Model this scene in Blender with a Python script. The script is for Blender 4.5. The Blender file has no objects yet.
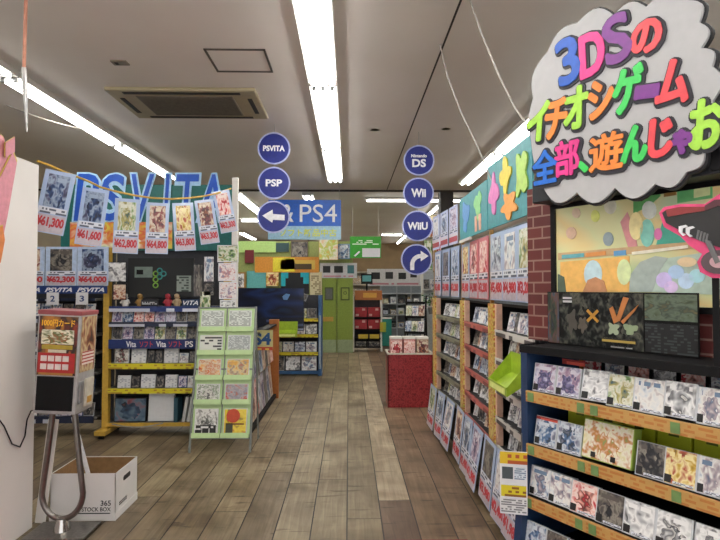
import bpy, bmesh, math, random
from mathutils import Vector, Matrix, Euler
RND = random.Random(7)
S = bpy.context.scene
COL = S.collection
PI = math.pi

# ---------------------------------------------------------------- camera
CAM = Vector((0, 0, 1.5))
CROT = Euler((PI/2 + math.radians(1.80), 0, -math.radians(1.167)), 'XYZ')
cd = bpy.data.cameras.new('camera')
cd.sensor_width = 36; cd.lens = 27.0; cd.clip_start = .05
cam = bpy.data.objects.new('camera', cd)
cam.location = CAM; cam.rotation_euler = CROT
COL.objects.link(cam); S.camera = cam
CM = CROT.to_matrix()

def ray(px, py):
    return CM @ Vector(((px-360)/540, (270-py)/540, -1))
def on(px, py, p, n):
    d = ray(px, py); n = Vector(n)
    return CAM + d * ((Vector(p)-CAM).dot(n) / d.dot(n))
def aY(px, py, Y): return on(px, py, (0, Y, 0), (0, 1, 0))
def aX(px, py, X): return on(px, py, (X, 0, 0), (1, 0, 0))
def aZ(px, py, Z): return on(px, py, (0, 0, Z), (0, 0, 1))

# ---------------------------------------------------------------- materials
def _nt(name):
    m = bpy.data.materials.new(name); m.use_nodes = True
    return m, m.node_tree, m.node_tree.nodes['Principled BSDF']
def N(nt, t, **kw):
    n = nt.nodes.new(t)
    for k, v in kw.items():
        if k.startswith('i_'): n.inputs[k[2:].replace('_', ' ')].default_value = v
        else: setattr(n, k, v)
    return n
def rgb(c): return (c[0], c[1], c[2], 1)
def hexc(h):
    h = h.lstrip('#'); v = [int(h[i:i+2], 16)/255 for i in (0, 2, 4)]
    return tuple(x/12.92 if x <= .04045 else ((x+.055)/1.055)**2.4 for x in v)
_M = {}
def plain(name, h, rough=.5, metal=0, var=.12, scale=30, coat=0, emit=0, alpha=1, trans=0):
    if name in _M: return _M[name]
    m, nt, b = _nt(name); c = hexc(h)
    tc = N(nt, 'ShaderNodeTexCoord'); nz = N(nt, 'ShaderNodeTexNoise', i_Scale=scale, i_Detail=3)
    nt.links.new(tc.outputs['Object'], nz.inputs['Vector'])
    r = N(nt, 'ShaderNodeValToRGB')
    r.color_ramp.elements[0].color = rgb([x*(1-var) for x in c]); r.color_ramp.elements[1].color = rgb([min(1, x*(1+var)) for x in c])
    r.color_ramp.elements[0].position = .3; r.color_ramp.elements[1].position = .7
    nt.links.new(nz.outputs['Fac'], r.inputs['Fac']); nt.links.new(r.outputs['Color'], b.inputs['Base Color'])
    b.inputs['Roughness'].default_value = rough; b.inputs['Metallic'].default_value = metal
    b.inputs['Coat Weight'].default_value = coat; b.inputs['Coat Roughness'].default_value = .08
    b.inputs['Alpha'].default_value = alpha; b.inputs['Transmission Weight'].default_value = trans
    if emit:
        nt.links.new(r.outputs['Color'], b.inputs['Emission Color']); b.inputs['Emission Strength'].default_value = emit
    _M[name] = m
    return m

def art(name, cols, scale=3.0, coat=.3, rough=.4, detail=2.0, dist=.7, emit=0, contrast=1.0, xz=(1, 1), fine=.35, figure=True, title=False, ys=.05):
    """Printed picture: soft areas of a few inks, a figure in the middle and a title line, different on every object that wears it."""
    if name in _M: return _M[name]
    m, nt, b = _nt(name); L = nt.links
    def mth(op, a, c=None, d=None):
        n = N(nt, 'ShaderNodeMath', operation=op)
        for k, v in enumerate((a, c, d)):
            if v is None: continue
            if isinstance(v, (int, float)): n.inputs[k].default_value = v
            else: L.new(v, n.inputs[k])
        return n.outputs[0]
    tc = N(nt, 'ShaderNodeTexCoord'); oi = N(nt, 'ShaderNodeObjectInfo')
    rnd = mth('MULTIPLY', oi.outputs['Random'], 57.0)
    mp = N(nt, 'ShaderNodeMapping'); mp.inputs['Scale'].default_value = (xz[0], ys, xz[1]); L.new(tc.outputs['Generated'], mp.inputs['Vector'])
    ad = N(nt, 'ShaderNodeVectorMath', operation='ADD')
    cb = N(nt, 'ShaderNodeCombineXYZ'); L.new(rnd, cb.inputs[0]); L.new(rnd, cb.inputs[2])
    L.new(mp.outputs[0], ad.inputs[0]); L.new(cb.outputs[0], ad.inputs[1])
    nz = N(nt, 'ShaderNodeTexNoise', i_Scale=scale*.75, i_Detail=detail, i_Distortion=dist); L.new(ad.outputs[0], nz.inputs['Vector'])
    n2 = N(nt, 'ShaderNodeTexNoise', i_Scale=scale*1.35, i_Detail=1.2, i_Distortion=.3); L.new(ad.outputs[0], n2.inputs['Vector'])
    mx = N(nt, 'ShaderNodeMix', data_type='FLOAT'); mx.inputs[0].default_value = fine
    L.new(nz.outputs['Fac'], mx.inputs[2]); L.new(n2.outputs['Fac'], mx.inputs[3])
    mr = N(nt, 'ShaderNodeMapRange'); mr.inputs[1].default_value = .5-.19/contrast; mr.inputs[2].default_value = .5+.19/contrast
    L.new(mx.outputs[0], mr.inputs[0]); fac = mr.outputs[0]
    sep = N(nt, 'ShaderNodeSeparateXYZ'); L.new(tc.outputs['Generated'], sep.inputs[0])
    if figure:
        dx = mth('DIVIDE', mth('SUBTRACT', sep.outputs[0], .5), .36); dz = mth('DIVIDE', mth('SUBTRACT', sep.outputs[2], .44), .42)
        d = mth('SQRT', mth('ADD', mth('MULTIPLY', dx, dx), mth('MULTIPLY', dz, dz)))
        d = mth('ADD', d, mth('MULTIPLY', mth('SUBTRACT', n2.outputs['Fac'], .5), 2.6))
        ms = mth('LESS_THAN', d, .8)
        f2 = mth('FRACT', mth('ADD', mth('MULTIPLY', n2.outputs['Fac'], 1.7), mth('ADD', rnd, .35)))
        m2 = N(nt, 'ShaderNodeMix', data_type='FLOAT'); L.new(ms, m2.inputs[0]); L.new(fac, m2.inputs[2]); L.new(f2, m2.inputs[3]); fac = m2.outputs[0]
    r = N(nt, 'ShaderNodeValToRGB'); e = r.color_ramp.elements; n = len(cols)
    e[0].color = rgb(hexc(cols[0])); e[0].position = 0; e[1].color = rgb(hexc(cols[-1])); e[1].position = 1
    for i in range(1, n-1):
        k = e.new(i/(n-1)); k.color = rgb(hexc(cols[i]))
    L.new(fac, r.inputs['Fac']); col = r.outputs['Color']
    if title:
        inz = mth('MULTIPLY', mth('GREATER_THAN', sep.outputs[2], .78), mth('LESS_THAN', sep.outputs[2], .91))
        wn = N(nt, 'ShaderNodeTexWhiteNoise', noise_dimensions='1D'); L.new(mth('FLOOR', mth('ADD', mth('MULTIPLY', sep.outputs[0], 9), rnd)), wn.inputs['W'])
        inx = mth('MULTIPLY', mth('GREATER_THAN', wn.outputs['Value'], .3), mth('MULTIPLY', mth('GREATER_THAN', sep.outputs[0], .12), mth('LESS_THAN', sep.outputs[0], .88)))
        m3 = N(nt, 'ShaderNodeMix', data_type='RGBA'); L.new(mth('MULTIPLY', inz, inx), m3.inputs[0]); L.new(col, m3.inputs[6])
        m3.inputs[7].default_value = rgb(hexc(cols[2])) if sum(hexc(cols[0])) < .5 else rgb(hexc(cols[0])); col = m3.outputs[2]
    L.new(col, b.inputs['Base Color'])
    b.inputs['Roughness'].default_value = rough; b.inputs['Coat Weight'].default_value = coat; b.inputs['Coat Roughness'].default_value = .06
    if emit:
        L.new(col, b.inputs['Emission Color']); b.inputs['Emission Strength'].default_value = emit
    _M[name] = m
    return m

def printed(name, paper, ink, sx=22, sz=30, fill=.55, coat=0):
    """Paper with rows of small print."""
    if name in _M: return _M[name]
    m, nt, b = _nt(name)
    tc = N(nt, 'ShaderNodeTexCoord'); mp = N(nt, 'ShaderNodeMapping'); mp.inputs['Scale'].default_value = (sx, .01, sz)
    nt.links.new(tc.outputs['Generated'], mp.inputs['Vector'])
    fl = N(nt, 'ShaderNodeVectorMath', operation='FLOOR'); nt.links.new(mp.outputs[0], fl.inputs[0])
    wn = N(nt, 'ShaderNodeTexWhiteNoise', noise_dimensions='3D'); nt.links.new(fl.outputs[0], wn.inputs['Vector'])
    fr = N(nt, 'ShaderNodeVectorMath', operation='FRACTION'); nt.links.new(mp.outputs[0], fr.inputs[0])
    sep = N(nt, 'ShaderNodeSeparateXYZ'); nt.links.new(fr.outputs[0], sep.inputs[0])
    a = N(nt, 'ShaderNodeMath', operation='LESS_THAN'); a.inputs[1].default_value = fill; nt.links.new(wn.outputs['Value'], a.inputs[0])
    c = N(nt, 'ShaderNodeMath', operation='LESS_THAN'); c.inputs[1].default_value = .6; nt.links.new(sep.outputs[2], c.inputs[0])
    d = N(nt, 'ShaderNodeMath', operation='MULTIPLY'); nt.links.new(a.outputs[0], d.inputs[0]); nt.links.new(c.outputs[0], d.inputs[1])
    mx = N(nt, 'ShaderNodeMix', data_type='RGBA'); mx.inputs[6].default_value = rgb(hexc(paper)); mx.inputs[7].default_value = rgb(hexc(ink))
    nt.links.new(d.outputs[0], mx.inputs[0]); nt.links.new(mx.outputs[2], b.inputs['Base Color'])
    b.inputs['Roughness'].default_value = .5; b.inputs['Coat Weight'].default_value = coat
    _M[name] = m
    return m

# ---------------------------------------------------------------- mesh building
class MB:
    def __init__(s): s.v = []; s.f = []; s.mi = []; s.sm = []
    def face(s, idx, mi=0, sm=False): s.f.append(tuple(idx)); s.mi.append(mi); s.sm.append(sm)
    def add(s, vs, fs, M=None, mi=0, sm=False):
        o = len(s.v)
        s.v += [tuple(M @ Vector(p)) if M else tuple(p) for p in vs]
        for f in fs: s.face([o+i for i in f], mi, sm)
        return s
    def box(s, x0, x1, y0, y1, z0, z1, M=None, mi=0, b=0):
        if b:
            bm = bmesh.new(); r = bmesh.ops.create_cube(bm, size=1)
            for v in bm.verts: v.co = Vector(((x0+x1)/2+v.co.x*(x1-x0), (y0+y1)/2+v.co.y*(y1-y0), (z0+z1)/2+v.co.z*(z1-z0)))
            bmesh.ops.bevel(bm, geom=bm.edges[:], offset=b, segments=2, affect='EDGES', profile=.5)
            bm.verts.index_update()
            s.add([v.co.copy() for v in bm.verts], [[v.index for v in f.verts] for f in bm.faces], M, mi); bm.free(); return s
        vs = [(x0,y0,z0),(x1,y0,z0),(x1,y1,z0),(x0,y1,z0),(x0,y0,z1),(x1,y0,z1),(x1,y1,z1),(x0,y1,z1)]
        return s.add(vs, [(0,3,2,1),(4,5,6,7),(0,1,5,4),(1,2,6,5),(2,3,7,6),(3,0,4,7)], M, mi)
    def tube(s, pts, r, n=8, closed=False, mi=0, M=None):
        pts = [Vector(p) for p in pts]; rings = []; L = len(pts)
        rr = r if isinstance(r, (list, tuple)) else [r]*L
        prev = None
        for i, p in enumerate(pts):
            a = pts[i-1] if (i or closed) else p; c = pts[(i+1) % L] if (i < L-1 or closed) else p
            t = (c-a).normalized()
            if prev is None:
                u = t.orthogonal().normalized()
            else:
                u = (prev - t*prev.dot(t)).normalized()
            prev = u; w = t.cross(u)
            rings.append([p + (u*math.cos(2*PI*k/n) + w*math.sin(2*PI*k/n))*rr[i] for k in range(n)])
        vs = [q for g in rings for q in g]; fs = []
        for i in range(L if closed else L-1):
            j = (i+1) % L
            for k in range(n): fs.append((i*n+k, i*n+(k+1)%n, j*n+(k+1)%n, j*n+k))
        s.add(vs, fs, M, mi, True)
        if not closed:
            s.add(rings[0], [tuple(reversed(range(n)))], M, mi); s.add(rings[-1], [tuple(range(n))], M, mi)
        return s
    def disc(s, r, y0, y1, n=40, r0=0, M=None, mi=0, cx=0, cz=0):
        """disc or ring facing -Y"""
        ring = lambda R, y: [(cx+R*math.cos(2*PI*k/n), y, cz+R*math.sin(2*PI*k/n)) for k in range(n)]
        if not r0:
            vs = ring(r, y0)+ring(r, y1)
            fs = [tuple(range(n)), tuple(reversed(range(n, 2*n)))]+[(k, k+n, (k+1)%n+n, (k+1)%n) for k in range(n)]
        else:
            vs = ring(r, y0)+ring(r, y1)+ring(r0, y0)+ring(r0, y1); fs = []
            for k in range(n):
                j = (k+1) % n
                fs += [(k, j+0, 2*n+j, 2*n+k), (n+k, 3*n+k, 3*n+j, n+j), (k, n+k, n+j, j), (2*n+k, 2*n+j, 3*n+j, 3*n+k)]
        return s.add(vs, fs, M, mi)
    def prism(s, poly, y0, y1, M=None, mi=0):
        """outline in (x,z) counted anticlockwise seen from -Y, thick from y0 (front) to y1"""
        bm = bmesh.new(); n = len(poly)
        a = [bm.verts.new((x, y0, z)) for x, z in poly]; c = [bm.verts.new((x, y1, z)) for x, z in poly]
        bm.faces.new(a); bm.faces.new(list(reversed(c)))
        for k in range(n): bm.faces.new((a[k], c[k], c[(k+1)%n], a[(k+1)%n]))
        bmesh.ops.recalc_face_normals(bm, faces=bm.faces[:]); bmesh.ops.triangulate(bm, faces=[f for f in bm.faces if len(f.verts) > 4])
        bm.verts.index_update()
        s.add([v.co.copy() for v in bm.verts], [[v.index for v in f.verts] for f in bm.faces], M, mi); bm.free()
        return s
    def mesh(s, name):
        me = bpy.data.meshes.new(name); me.from_pydata(s.v, [], s.f)
        for p, mi, sm in zip(me.polygons, s.mi, s.sm): p.material_index = mi; p.use_smooth = sm
        return me
    def build(s, name, mats, parent=None, loc=None, rot=None):
        return link(name, s.mesh(name), mats, parent, loc, rot)

def link(name, me, mats, parent=None, loc=None, rot=None):
    o = bpy.data.objects.new(name, me); COL.objects.link(o)
    if not isinstance(mats, (list, tuple)): mats = [mats]
    if not me.materials:
        for m in mats: me.materials.append(m)
    if parent: o.parent = parent
    if loc is not None: o.location = loc
    if rot is not None: o.rotation_euler = rot
    return o
def tag(o, label, cat, group=None, kind=None):
    o['label'] = label; o['category'] = cat
    if group: o['group'] = group
    if kind: o['kind'] = kind
    return o
def thing(name, label, cat, loc=(0,0,0), rot=0, group=None):
    o = bpy.data.objects.new(name, None); COL.objects.link(o); o.empty_display_size = .05
    o.location = loc; o.rotation_euler = rot if isinstance(rot, (tuple, Euler)) else (0, 0, rot)
    return tag(o, label, cat, group)
def struct(name, mb, mats):
    o = mb.build(name, mats); o['kind'] = 'structure'; return o
def kids(o): return [c for c in list(o.children)]
def copy_tree(o, parent=None):
    c = o.copy(); COL.objects.link(c)
    if parent: c.parent = parent
    for ch in kids(o): copy_tree(ch, c)
    return c
def dup(o, loc, rot, label, group=None):
    c = copy_tree(o); c.location = loc; c.rotation_euler = rot if isinstance(rot, (tuple, Euler)) else (0, 0, rot)
    c['label'] = label
    if group: c['group'] = group
    return c
_T = {}
def text_me(body, size=.1, ex=.002, off=0.0, wide=1.0, italic=0, spacing=1.0):
    k = (body, size, ex, off, wide, italic, spacing)
    if k in _T: return _T[k].copy()
    cu = bpy.data.curves.new('lettering', 'FONT'); cu.body = body; cu.size = size; cu.extrude = ex; cu.offset = off; cu.shear = italic
    cu.align_x = 'CENTER'; cu.align_y = 'CENTER'; cu.resolution_u = 3; cu.space_character = spacing
    o = bpy.data.objects.new('lettering', cu); COL.objects.link(o)
    bpy.context.view_layer.update()
    me = bpy.data.meshes.new_from_object(o.evaluated_get(bpy.context.evaluated_depsgraph_get()))
    bpy.data.objects.remove(o); bpy.data.curves.remove(cu)
    if len(me.vertices):
        xs = [v.co.x for v in me.vertices]; ys = [v.co.y for v in me.vertices]
        mx, my = (min(xs)+max(xs))/2, (min(ys)+max(ys))/2
        for v in me.vertices: v.co = Vector(((v.co.x-mx)*wide, -v.co.z, v.co.y-my))
    me.materials.clear(); _T[k] = me
    return me.copy()
def bold(me, r, n=8):
    """the same letters with thicker strokes: copies shifted round a small circle, one mesh"""
    vs = [v.co.copy() for v in me.vertices]; fs = [list(p.vertices) for p in me.polygons]
    b = MB()
    for k in range(n):
        d = Vector((r*math.cos(2*PI*k/n), .00004*k, r*math.sin(2*PI*k/n)))
        b.add([v+d for v in vs], fs)
    return b.mesh('lettering')
def text_fit(body, w, h, ex=.001, off=0.0, italic=0):
    me = text_me(body, .1, ex, off, 1, italic)
    xs = [v.co.x for v in me.vertices]; zs = [v.co.z for v in me.vertices]
    sx = w/(max(xs)-min(xs)); sz = h/(max(zs)-min(zs))
    for v in me.vertices: v.co.x *= sx; v.co.z *= sz
    return me
ORD = 'first second third fourth fifth sixth seventh eighth ninth tenth eleventh twelfth thirteenth fourteenth fifteenth sixteenth seventeenth eighteenth'.split()
class Frame:
    def __init__(s, loc, rz): s.loc = Vector(loc); s.rz = rz; s.R = Matrix.Rotation(rz, 3, 'Z')
    def p(s, x, y, z): return s.loc + s.R @ Vector((x, y, z))
    def inv(s, w): return s.R.transposed() @ (Vector(w)-s.loc)

# ---------------------------------------------------------------- common materials
def matte(m):
    m.node_tree.nodes['Principled BSDF'].inputs['Specular IOR Level'].default_value = .2; return m
white = plain('white_paint', '#d9d5cf', .6, var=.04, scale=4)
paper = plain('white_paper', '#dcdce0', .5, var=.03)
black = matte(plain('black_plastic', '#0e0e10', .45))
blackm = matte(plain('black_board', '#141416', .65))
steel = plain('brushed_steel', '#8d8a86', .38, 1, var=.15, scale=60)
chrome = plain('chrome', '#c4bfb9', .22, 1, var=.05)
dimsteel = plain('grey_metal', '#8f9092', .45, .6)
yellowp = plain('yellow_enamel', '#bb963a', .45)
navy = plain('navy_board', '#1c3557', .5)
signblue = plain('sign_blue', '#14237a', .45, coat=.2)
signrim = plain('sign_rim', '#aab0dc', .5)
redink = plain('red_ink', '#b8313a', .5)
ink = plain('black_ink', '#1a1a1c', .5)
whiteink = plain('white_ink', '#e6e6ea', .5)
shell = plain('case_shell', '#c9cdd2', .25, coat=.5)
shellblue = plain('case_shell_blue', '#34507e', .25, coat=.5)
shelldark = plain('case_shell_dark', '#2a2c33', .25, coat=.5)
limepl = plain('lime_plastic', '#98b42e', .4)
woodpost = plain('tan_post', '#a0793f', .5)
A = {
 'navy': art('print_navy', ['#0e1730','#24406f','#98a8c0','#4a4a6a','#152038'], 3, title=True),
 'cool': art('print_cool', ['#1c2a42','#4f6f98','#cfd6de','#7d7f96','#2c3f48'], 3, title=True),
 'warm': art('print_warm', ['#4a2a2a','#a8664a','#dccfb8','#8f4a4c','#3a2f38'], 3, title=True),
 'dark': art('print_dark', ['#0e1016','#22262f','#5b544f','#8d877d','#1b1d28'], 3, title=True),
 'pale': art('print_pale', ['#6f86a4','#d3d8de','#e8e6e2','#a89aa2','#56637c'], 3, title=True),
 'green': art('print_green', ['#2a4030','#7a9a5a','#dcdccc','#a89e58','#3f5f68'], 3, title=True),
 'red': art('print_red', ['#7d1620','#c8333c','#f0dcd6','#e09a8c','#3a1418'], 3, title=True),
 'violet': art('print_violet', ['#2c2848','#77709c','#d6d2de','#a08098','#454e7c'], 3, title=True),
 'silver': art('print_silver', ['#3c3e44','#b9babe','#f4f4f4','#6a6a70','#d8d6d2'], 2.4, title=True, coat=.9, rough=.2),
 'gold': art('print_gold', ['#6b4a18','#c9a13a','#f0e2a8','#b5533a','#3b2c18'], 3, title=True),
}
AK = list(A)
# ================================================================ SETTING
H = 3.2
def floor_mat():
    m, nt, b = _nt('weathered_boards')
    at = N(nt, 'ShaderNodeAttribute', attribute_name='tone')
    tc = N(nt, 'ShaderNodeTexCoord')
    oi = N(nt, 'ShaderNodeVectorMath', operation='ADD')
    nt.links.new(tc.outputs['Object'], oi.inputs[0])
    sc = N(nt, 'ShaderNodeVectorMath', operation='SCALE'); sc.inputs['Scale'].default_value = 13
    nt.links.new(at.outputs['Color'], sc.inputs[0]); nt.links.new(sc.outputs[0], oi.inputs[1])
    mp = N(nt, 'ShaderNodeMapping'); mp.inputs['Scale'].default_value = (34, 1.6, 1); nt.links.new(oi.outputs[0], mp.inputs['Vector'])
    g = N(nt, 'ShaderNodeTexNoise', i_Scale=1.0, i_Detail=8, i_Distortion=.8, i_Roughness=.65); nt.links.new(mp.outputs[0], g.inputs['Vector'])
    st = N(nt, 'ShaderNodeTexNoise', i_Scale=2.3, i_Detail=5, i_Distortion=.6); nt.links.new(oi.outputs[0], st.inputs['Vector'])
    # cross cracks and saw marks
    mp2 = N(nt, 'ShaderNodeMapping'); mp2.inputs['Scale'].default_value = (3.5, 22, 1); nt.links.new(oi.outputs[0], mp2.inputs['Vector'])
    ck = N(nt, 'ShaderNodeTexNoise', i_Scale=1.0, i_Detail=3, i_Distortion=.4); nt.links.new(mp2.outputs[0], ck.inputs['Vector'])
    r0 = N(nt, 'ShaderNodeValToRGB'); r0.color_ramp.elements[0].position = .3; r0.color_ramp.elements[1].position = .72
    r0.color_ramp.elements[0].color = (.66,.64,.62,1); r0.color_ramp.elements[1].color = (1.18,1.18,1.18,1)
    nt.links.new(g.outputs['Fac'], r0.inputs['Fac'])
    r1 = N(nt, 'ShaderNodeValToRGB'); r1.color_ramp.elements[0].position = .33; r1.color_ramp.elements[1].position = .65
    r1.color_ramp.elements[0].color = (.62,.54,.46,1); r1.color_ramp.elements[1].color = (1.3,1.3,1.28,1)
    nt.links.new(st.outputs['Fac'], r1.inputs['Fac'])
    r2 = N(nt, 'ShaderNodeValToRGB'); r2.color_ramp.elements[0].position = .30; r2.color_ramp.elements[1].position = .38
    r2.color_ramp.elements[0].color = (.5,.46,.43,1); r2.color_ramp.elements[1].color = (1,1,1,1)
    nt.links.new(ck.outputs['Fac'], r2.inputs['Fac'])
    c = at.outputs['Color']
    for r in (r0, r1, r2):
        mx = N(nt, 'ShaderNodeMix', data_type='RGBA', blend_type='MULTIPLY'); mx.inputs[0].default_value = 1
        nt.links.new(c, mx.inputs[6]); nt.links.new(r.outputs['Color'], mx.inputs[7]); c = mx.outputs[2]
    nt.links.new(c, b.inputs['Base Color']); b.inputs['Roughness'].default_value = .5
    bp = N(nt, 'ShaderNodeBump', i_Strength=.35, i_Distance=.004); nt.links.new(g.outputs['Fac'], bp.inputs['Height']); nt.links.new(bp.outputs[0], b.inputs['Normal'])
    return m
def build_floor():
    W = .2215; R = random.Random(3)
    tones = ['#766a58', '#80735d', '#867961', '#6f6352', '#8b7e66', '#6b5d4c', '#7d705a']
    v, f, col = [], [], []
    def quad(x0, x1, y0, y1, z, c):
        o = len(v); v.extend([(x0,y0,z),(x1,y0,z),(x1,y1,z),(x0,y1,z)]); f.append((o,o+1,o+2,o+3)); col.append(c)
    quad(-7.5, 7.5, -3.2, 21.2, -.006, hexc('#211a15'))
    i0, i1 = int(-7.4/W), int(7.4/W)
    for i in range(i0, i1):
        x0 = i*W-.008; x1 = x0+W-.008
        y = -3.1 - R.random()*1.5
        while y < 21.1:
            L = 2.2 + R.random()*2.4
            c = hexc(R.choice(tones))
            y1 = y+L
            if i == 1:                                    # the worn pale board
                if y < 3.84 < y1+1.4: y1 = 3.84
                c = hexc('#6b584a') if y < 3.8 else hexc('#a0937e')
            if i == 2 or i == 3: c = hexc(R.choice(['#695542', '#705c48', '#5f4c3c', '#76634e']))
            if i in (4, 5): c = hexc(R.choice(['#6f5d48', '#7a6a52', '#675643']))
            if i in (0, -1, -2): c = hexc(R.choice(['#7d715b', '#837760', '#776b56', '#887c66']))
            k = .92+.16*R.random()
            quad(x0, x1, max(y, -3.1), min(y1, 21.1)-.006, 0, tuple(q*k for q in c)); y = y1
    me = bpy.data.meshes.new('floor'); me.from_pydata(v, [], f)
    a = me.color_attributes.new('tone', 'FLOAT_COLOR', 'CORNER')
    k = 0
    for p, c in zip(me.polygons, col):
        for _ in p.loop_indices: a.data[k].color = (*c, 1); k += 1
    o = link('floor', me, floor_mat()); o['kind'] = 'structure'
build_floor()

def ceil_mat():
    m, nt, b = _nt('ceiling_paint')
    tc = N(nt, 'ShaderNodeTexCoord'); nz = N(nt, 'ShaderNodeTexNoise', i_Scale=.7, i_Detail=6); nt.links.new(tc.outputs['Object'], nz.inputs['Vector'])
    r = N(nt, 'ShaderNodeValToRGB'); r.color_ramp.elements[0].color = rgb(hexc('#ebe4de')); r.color_ramp.elements[1].color = rgb(hexc('#f3eee9'))
    r.color_ramp.elements[0].position = .35; r.color_ramp.elements[1].position = .65
    nt.links.new(nz.outputs['Fac'], r.inputs['Fac']); nt.links.new(r.outputs['Color'], b.inputs['Base Color']); b.inputs['Roughness'].default_value = .85
    return m
cm = ceil_mat()
struct('ceiling', MB().box(-7.5, 7.5, -3.2, 21.2, H, H+.1), cm)
seam = plain('ceiling_seam_dark', '#3b3632', .8)
struct('trim_1', MB().box(.655, .668, -3, 9.4, H-.004, H+.002), seam)
struct('trim_2', MB().box(-7, 7, 9.4, 9.44, H-.03, H+.002), seam)
struct('trim_3', MB().box(3.0, 3.012, -3, 9.4, H-.004, H+.002), seam)
wallm = plain('wall_beige', '#a69a86', .8, var=.05, scale=2)
struct('wall_back', MB().box(-7.5, 7.5, 21, 21.2, 0, H), plain('wall_brown', '#8a7455', .8, var=.1, scale=3))
struct('wall_left', MB().box(-7.6, -7.4, -3.2, 21.2, 0, H), wallm)
struct('wall_right', MB().box(7.4, 7.6, -3.2, 21.2, 0, H), wallm)
struct('wall_entrance', MB().box(-7.5, 7.5, -3.3, -3.1, 2.6, H).box(-7.5, -4.5, -3.3, -3.1, 0, 2.6).box(4.5, 7.5, -3.3, -3.1, 0, 2.6), wallm)
# white partition panel beside the entrance
pw = plain('partition_white', '#dedad6', .55, var=.03, scale=3)
struct('wall_partition', MB().box(-2.11, -1.975, .4, 3.46, .0, 2.275, b=.004), pw)
# dark square pillar beyond the shelves, thin wall for far sections
struct('pillar', MB().box(1.62, 1.85, 9.5, 9.73, 0, H), plain('pillar_dark', '#3a3634', .7))
# access hatch
h0 = MB(); 
for a in ((-1.04, -.60, 3.82, 3.835), (-1.04, -.60, 4.215, 4.23), (-1.04, -1.025, 3.82, 4.23), (-.615, -.60, 3.82, 4.23)): h0.box(*a, H-.008, H+.001)
struct('ceiling_hatch_frame', h0, plain('hatch_edge', '#5d5751', .7))

# ================================================================ LAMPS
tubem = plain('tube_light', '#fffdf8', .5, emit=17, var=0)
trough = plain('lamp_white', '#d8d6d0', .5, var=.02)
def lamp(name, label, x, y0, y1, n, w, group, z=H, ax='Y'):
    """ceiling fixture along Y with n tubes"""
    L = y1-y0
    t = thing(name, label, 'ceiling light', (x, (y0+y1)/2, z), 0 if ax == 'Y' else PI/2, group)
    h = MB(); d = .048 if n > 1 else .035
    h.box(-w/2, w/2, -L/2, L/2, -.018, 0)
    for sx in (-1, 1): h.box(sx*w/2-.004, sx*w/2+.004, -L/2, L/2, -d, 0)
    for sy in (-1, 1): h.box(-w/2, w/2, sy*(L/2-.006)-.005, sy*(L/2-.006)+.005, -d, 0)
    for k in range(n-1):
        xx = -w/2 + w*(k+1)/n
        h.box(xx-.003, xx+.003, -L/2, L/2, -.032, -.018)
    h.build('housing', trough, t)
    for k in range(n):
        xx = -w/2 + w*(k+.5)/n
        tb = MB().tube([(xx, -L/2+.045, -.055), (xx, L/2-.045, -.055)], .017, 8).build('tube', tubem, t)
        s = MB()
        for sy in (-1, 1): s.box(xx-.016, xx+.016, sy*(L/2-.03)-.014, sy*(L/2-.03)+.014, -.073, -.016)
        s.build('socket', dimsteel, tb)
    return t
g = 'triple tube lights along the centre aisle'
for k, nm in enumerate(['far end of', 'second from the far end of', 'third from the far end of', 'nearest seen in', 'behind the camera in', 'farthest behind the camera in']):
    y1 = 8.42-2.02*k
    lamp('ceiling_light', f'white triple tube ceiling light, {nm} the centre aisle row', -.215, y1-2.01, y1, 3, .225, g)
g = 'tube lights over the handheld game aisle'
for k, nm in enumerate(['far end of', 'second from the far end of', 'third from the far end of', 'fourth from the far end of', 'behind the camera in']):
    y1 = 8.3-2.02*k
    lamp('ceiling_light', f'white tube ceiling light, {nm} row above the handheld shelves', -2.7, y1-2.01, y1, 2, .19, g)
g = 'tube lights over the long game shelf'
for k, nm in enumerate(['far end of', 'second from the far end of', 'third from the far end of', 'fourth from the far end of', 'behind the camera in']):
    y1 = 8.6-2.02*k
    lamp('ceiling_light', f'white tube ceiling light, {nm} row above the long game shelf', 1.86, y1-2.01, y1, 2, .2, g)
g = 'bare strip lights of the far sales floor'
for k in range(4):
    lamp('strip_light', f'bare strip light, {ORD[k]} beyond the dark pillar', 1.84, 11+2.4*k, 13.3+2.4*k, 1, .1, g)
for k in range(3):
    lamp('strip_light', f'bare strip light beyond the blue hanging sign, {ORD[k]} of its row', -2.0, 9.5+2.4*k, 11.8+2.4*k, 2, .2, g)
for k in range(3):
    lamp('strip_light', f'bare strip light of the row above the handheld shelves far section, {ORD[k]}', -3.3, 10.5+3*k, 12.8+3*k, 2, .2, g)
lamp('strip_light', 'long strip light running crosswise under the ceiling by the dark pillar', 1.35, 10.25-1.05, 10.25+1.05, 1, .12, g, ax='X')
lamp('strip_light', 'short crosswise strip light above the blue hanging sign', -1.72, 11.0-.5, 11.0+.5, 1, .12, g, z=H-.3, ax='X')
lamp('strip_light', 'crosswise strip light at the back of the far sales floor', 1.35, 17-.35, 17+.35, 2, .2, g, ax='X')
for k in range(5):  # two unseen lamp rows added to brighten the far sales floor
    lamp('strip_light', f'added twin strip light hidden behind the blue hanging banner, {ORD[k]} beyond it', -.75, 9.7+2.2*k, 11.7+2.2*k, 2, .2, g)
    lamp('strip_light', f'added twin strip light over the far side aisle beyond the display cabinet, {ORD[k]} along', 4.6, 9+2.3*k, 11.2+2.3*k, 2, .2, g)
# other aisles of the shop
for k in range(4):
    lamp('ceiling_light', f'tube ceiling light over the side aisle beyond the display cabinet, {ORD[k]}', 4.6, -2+2.6*k, 0+2.6*k, 2, .2, 'tube lights over the side aisle')

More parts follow.
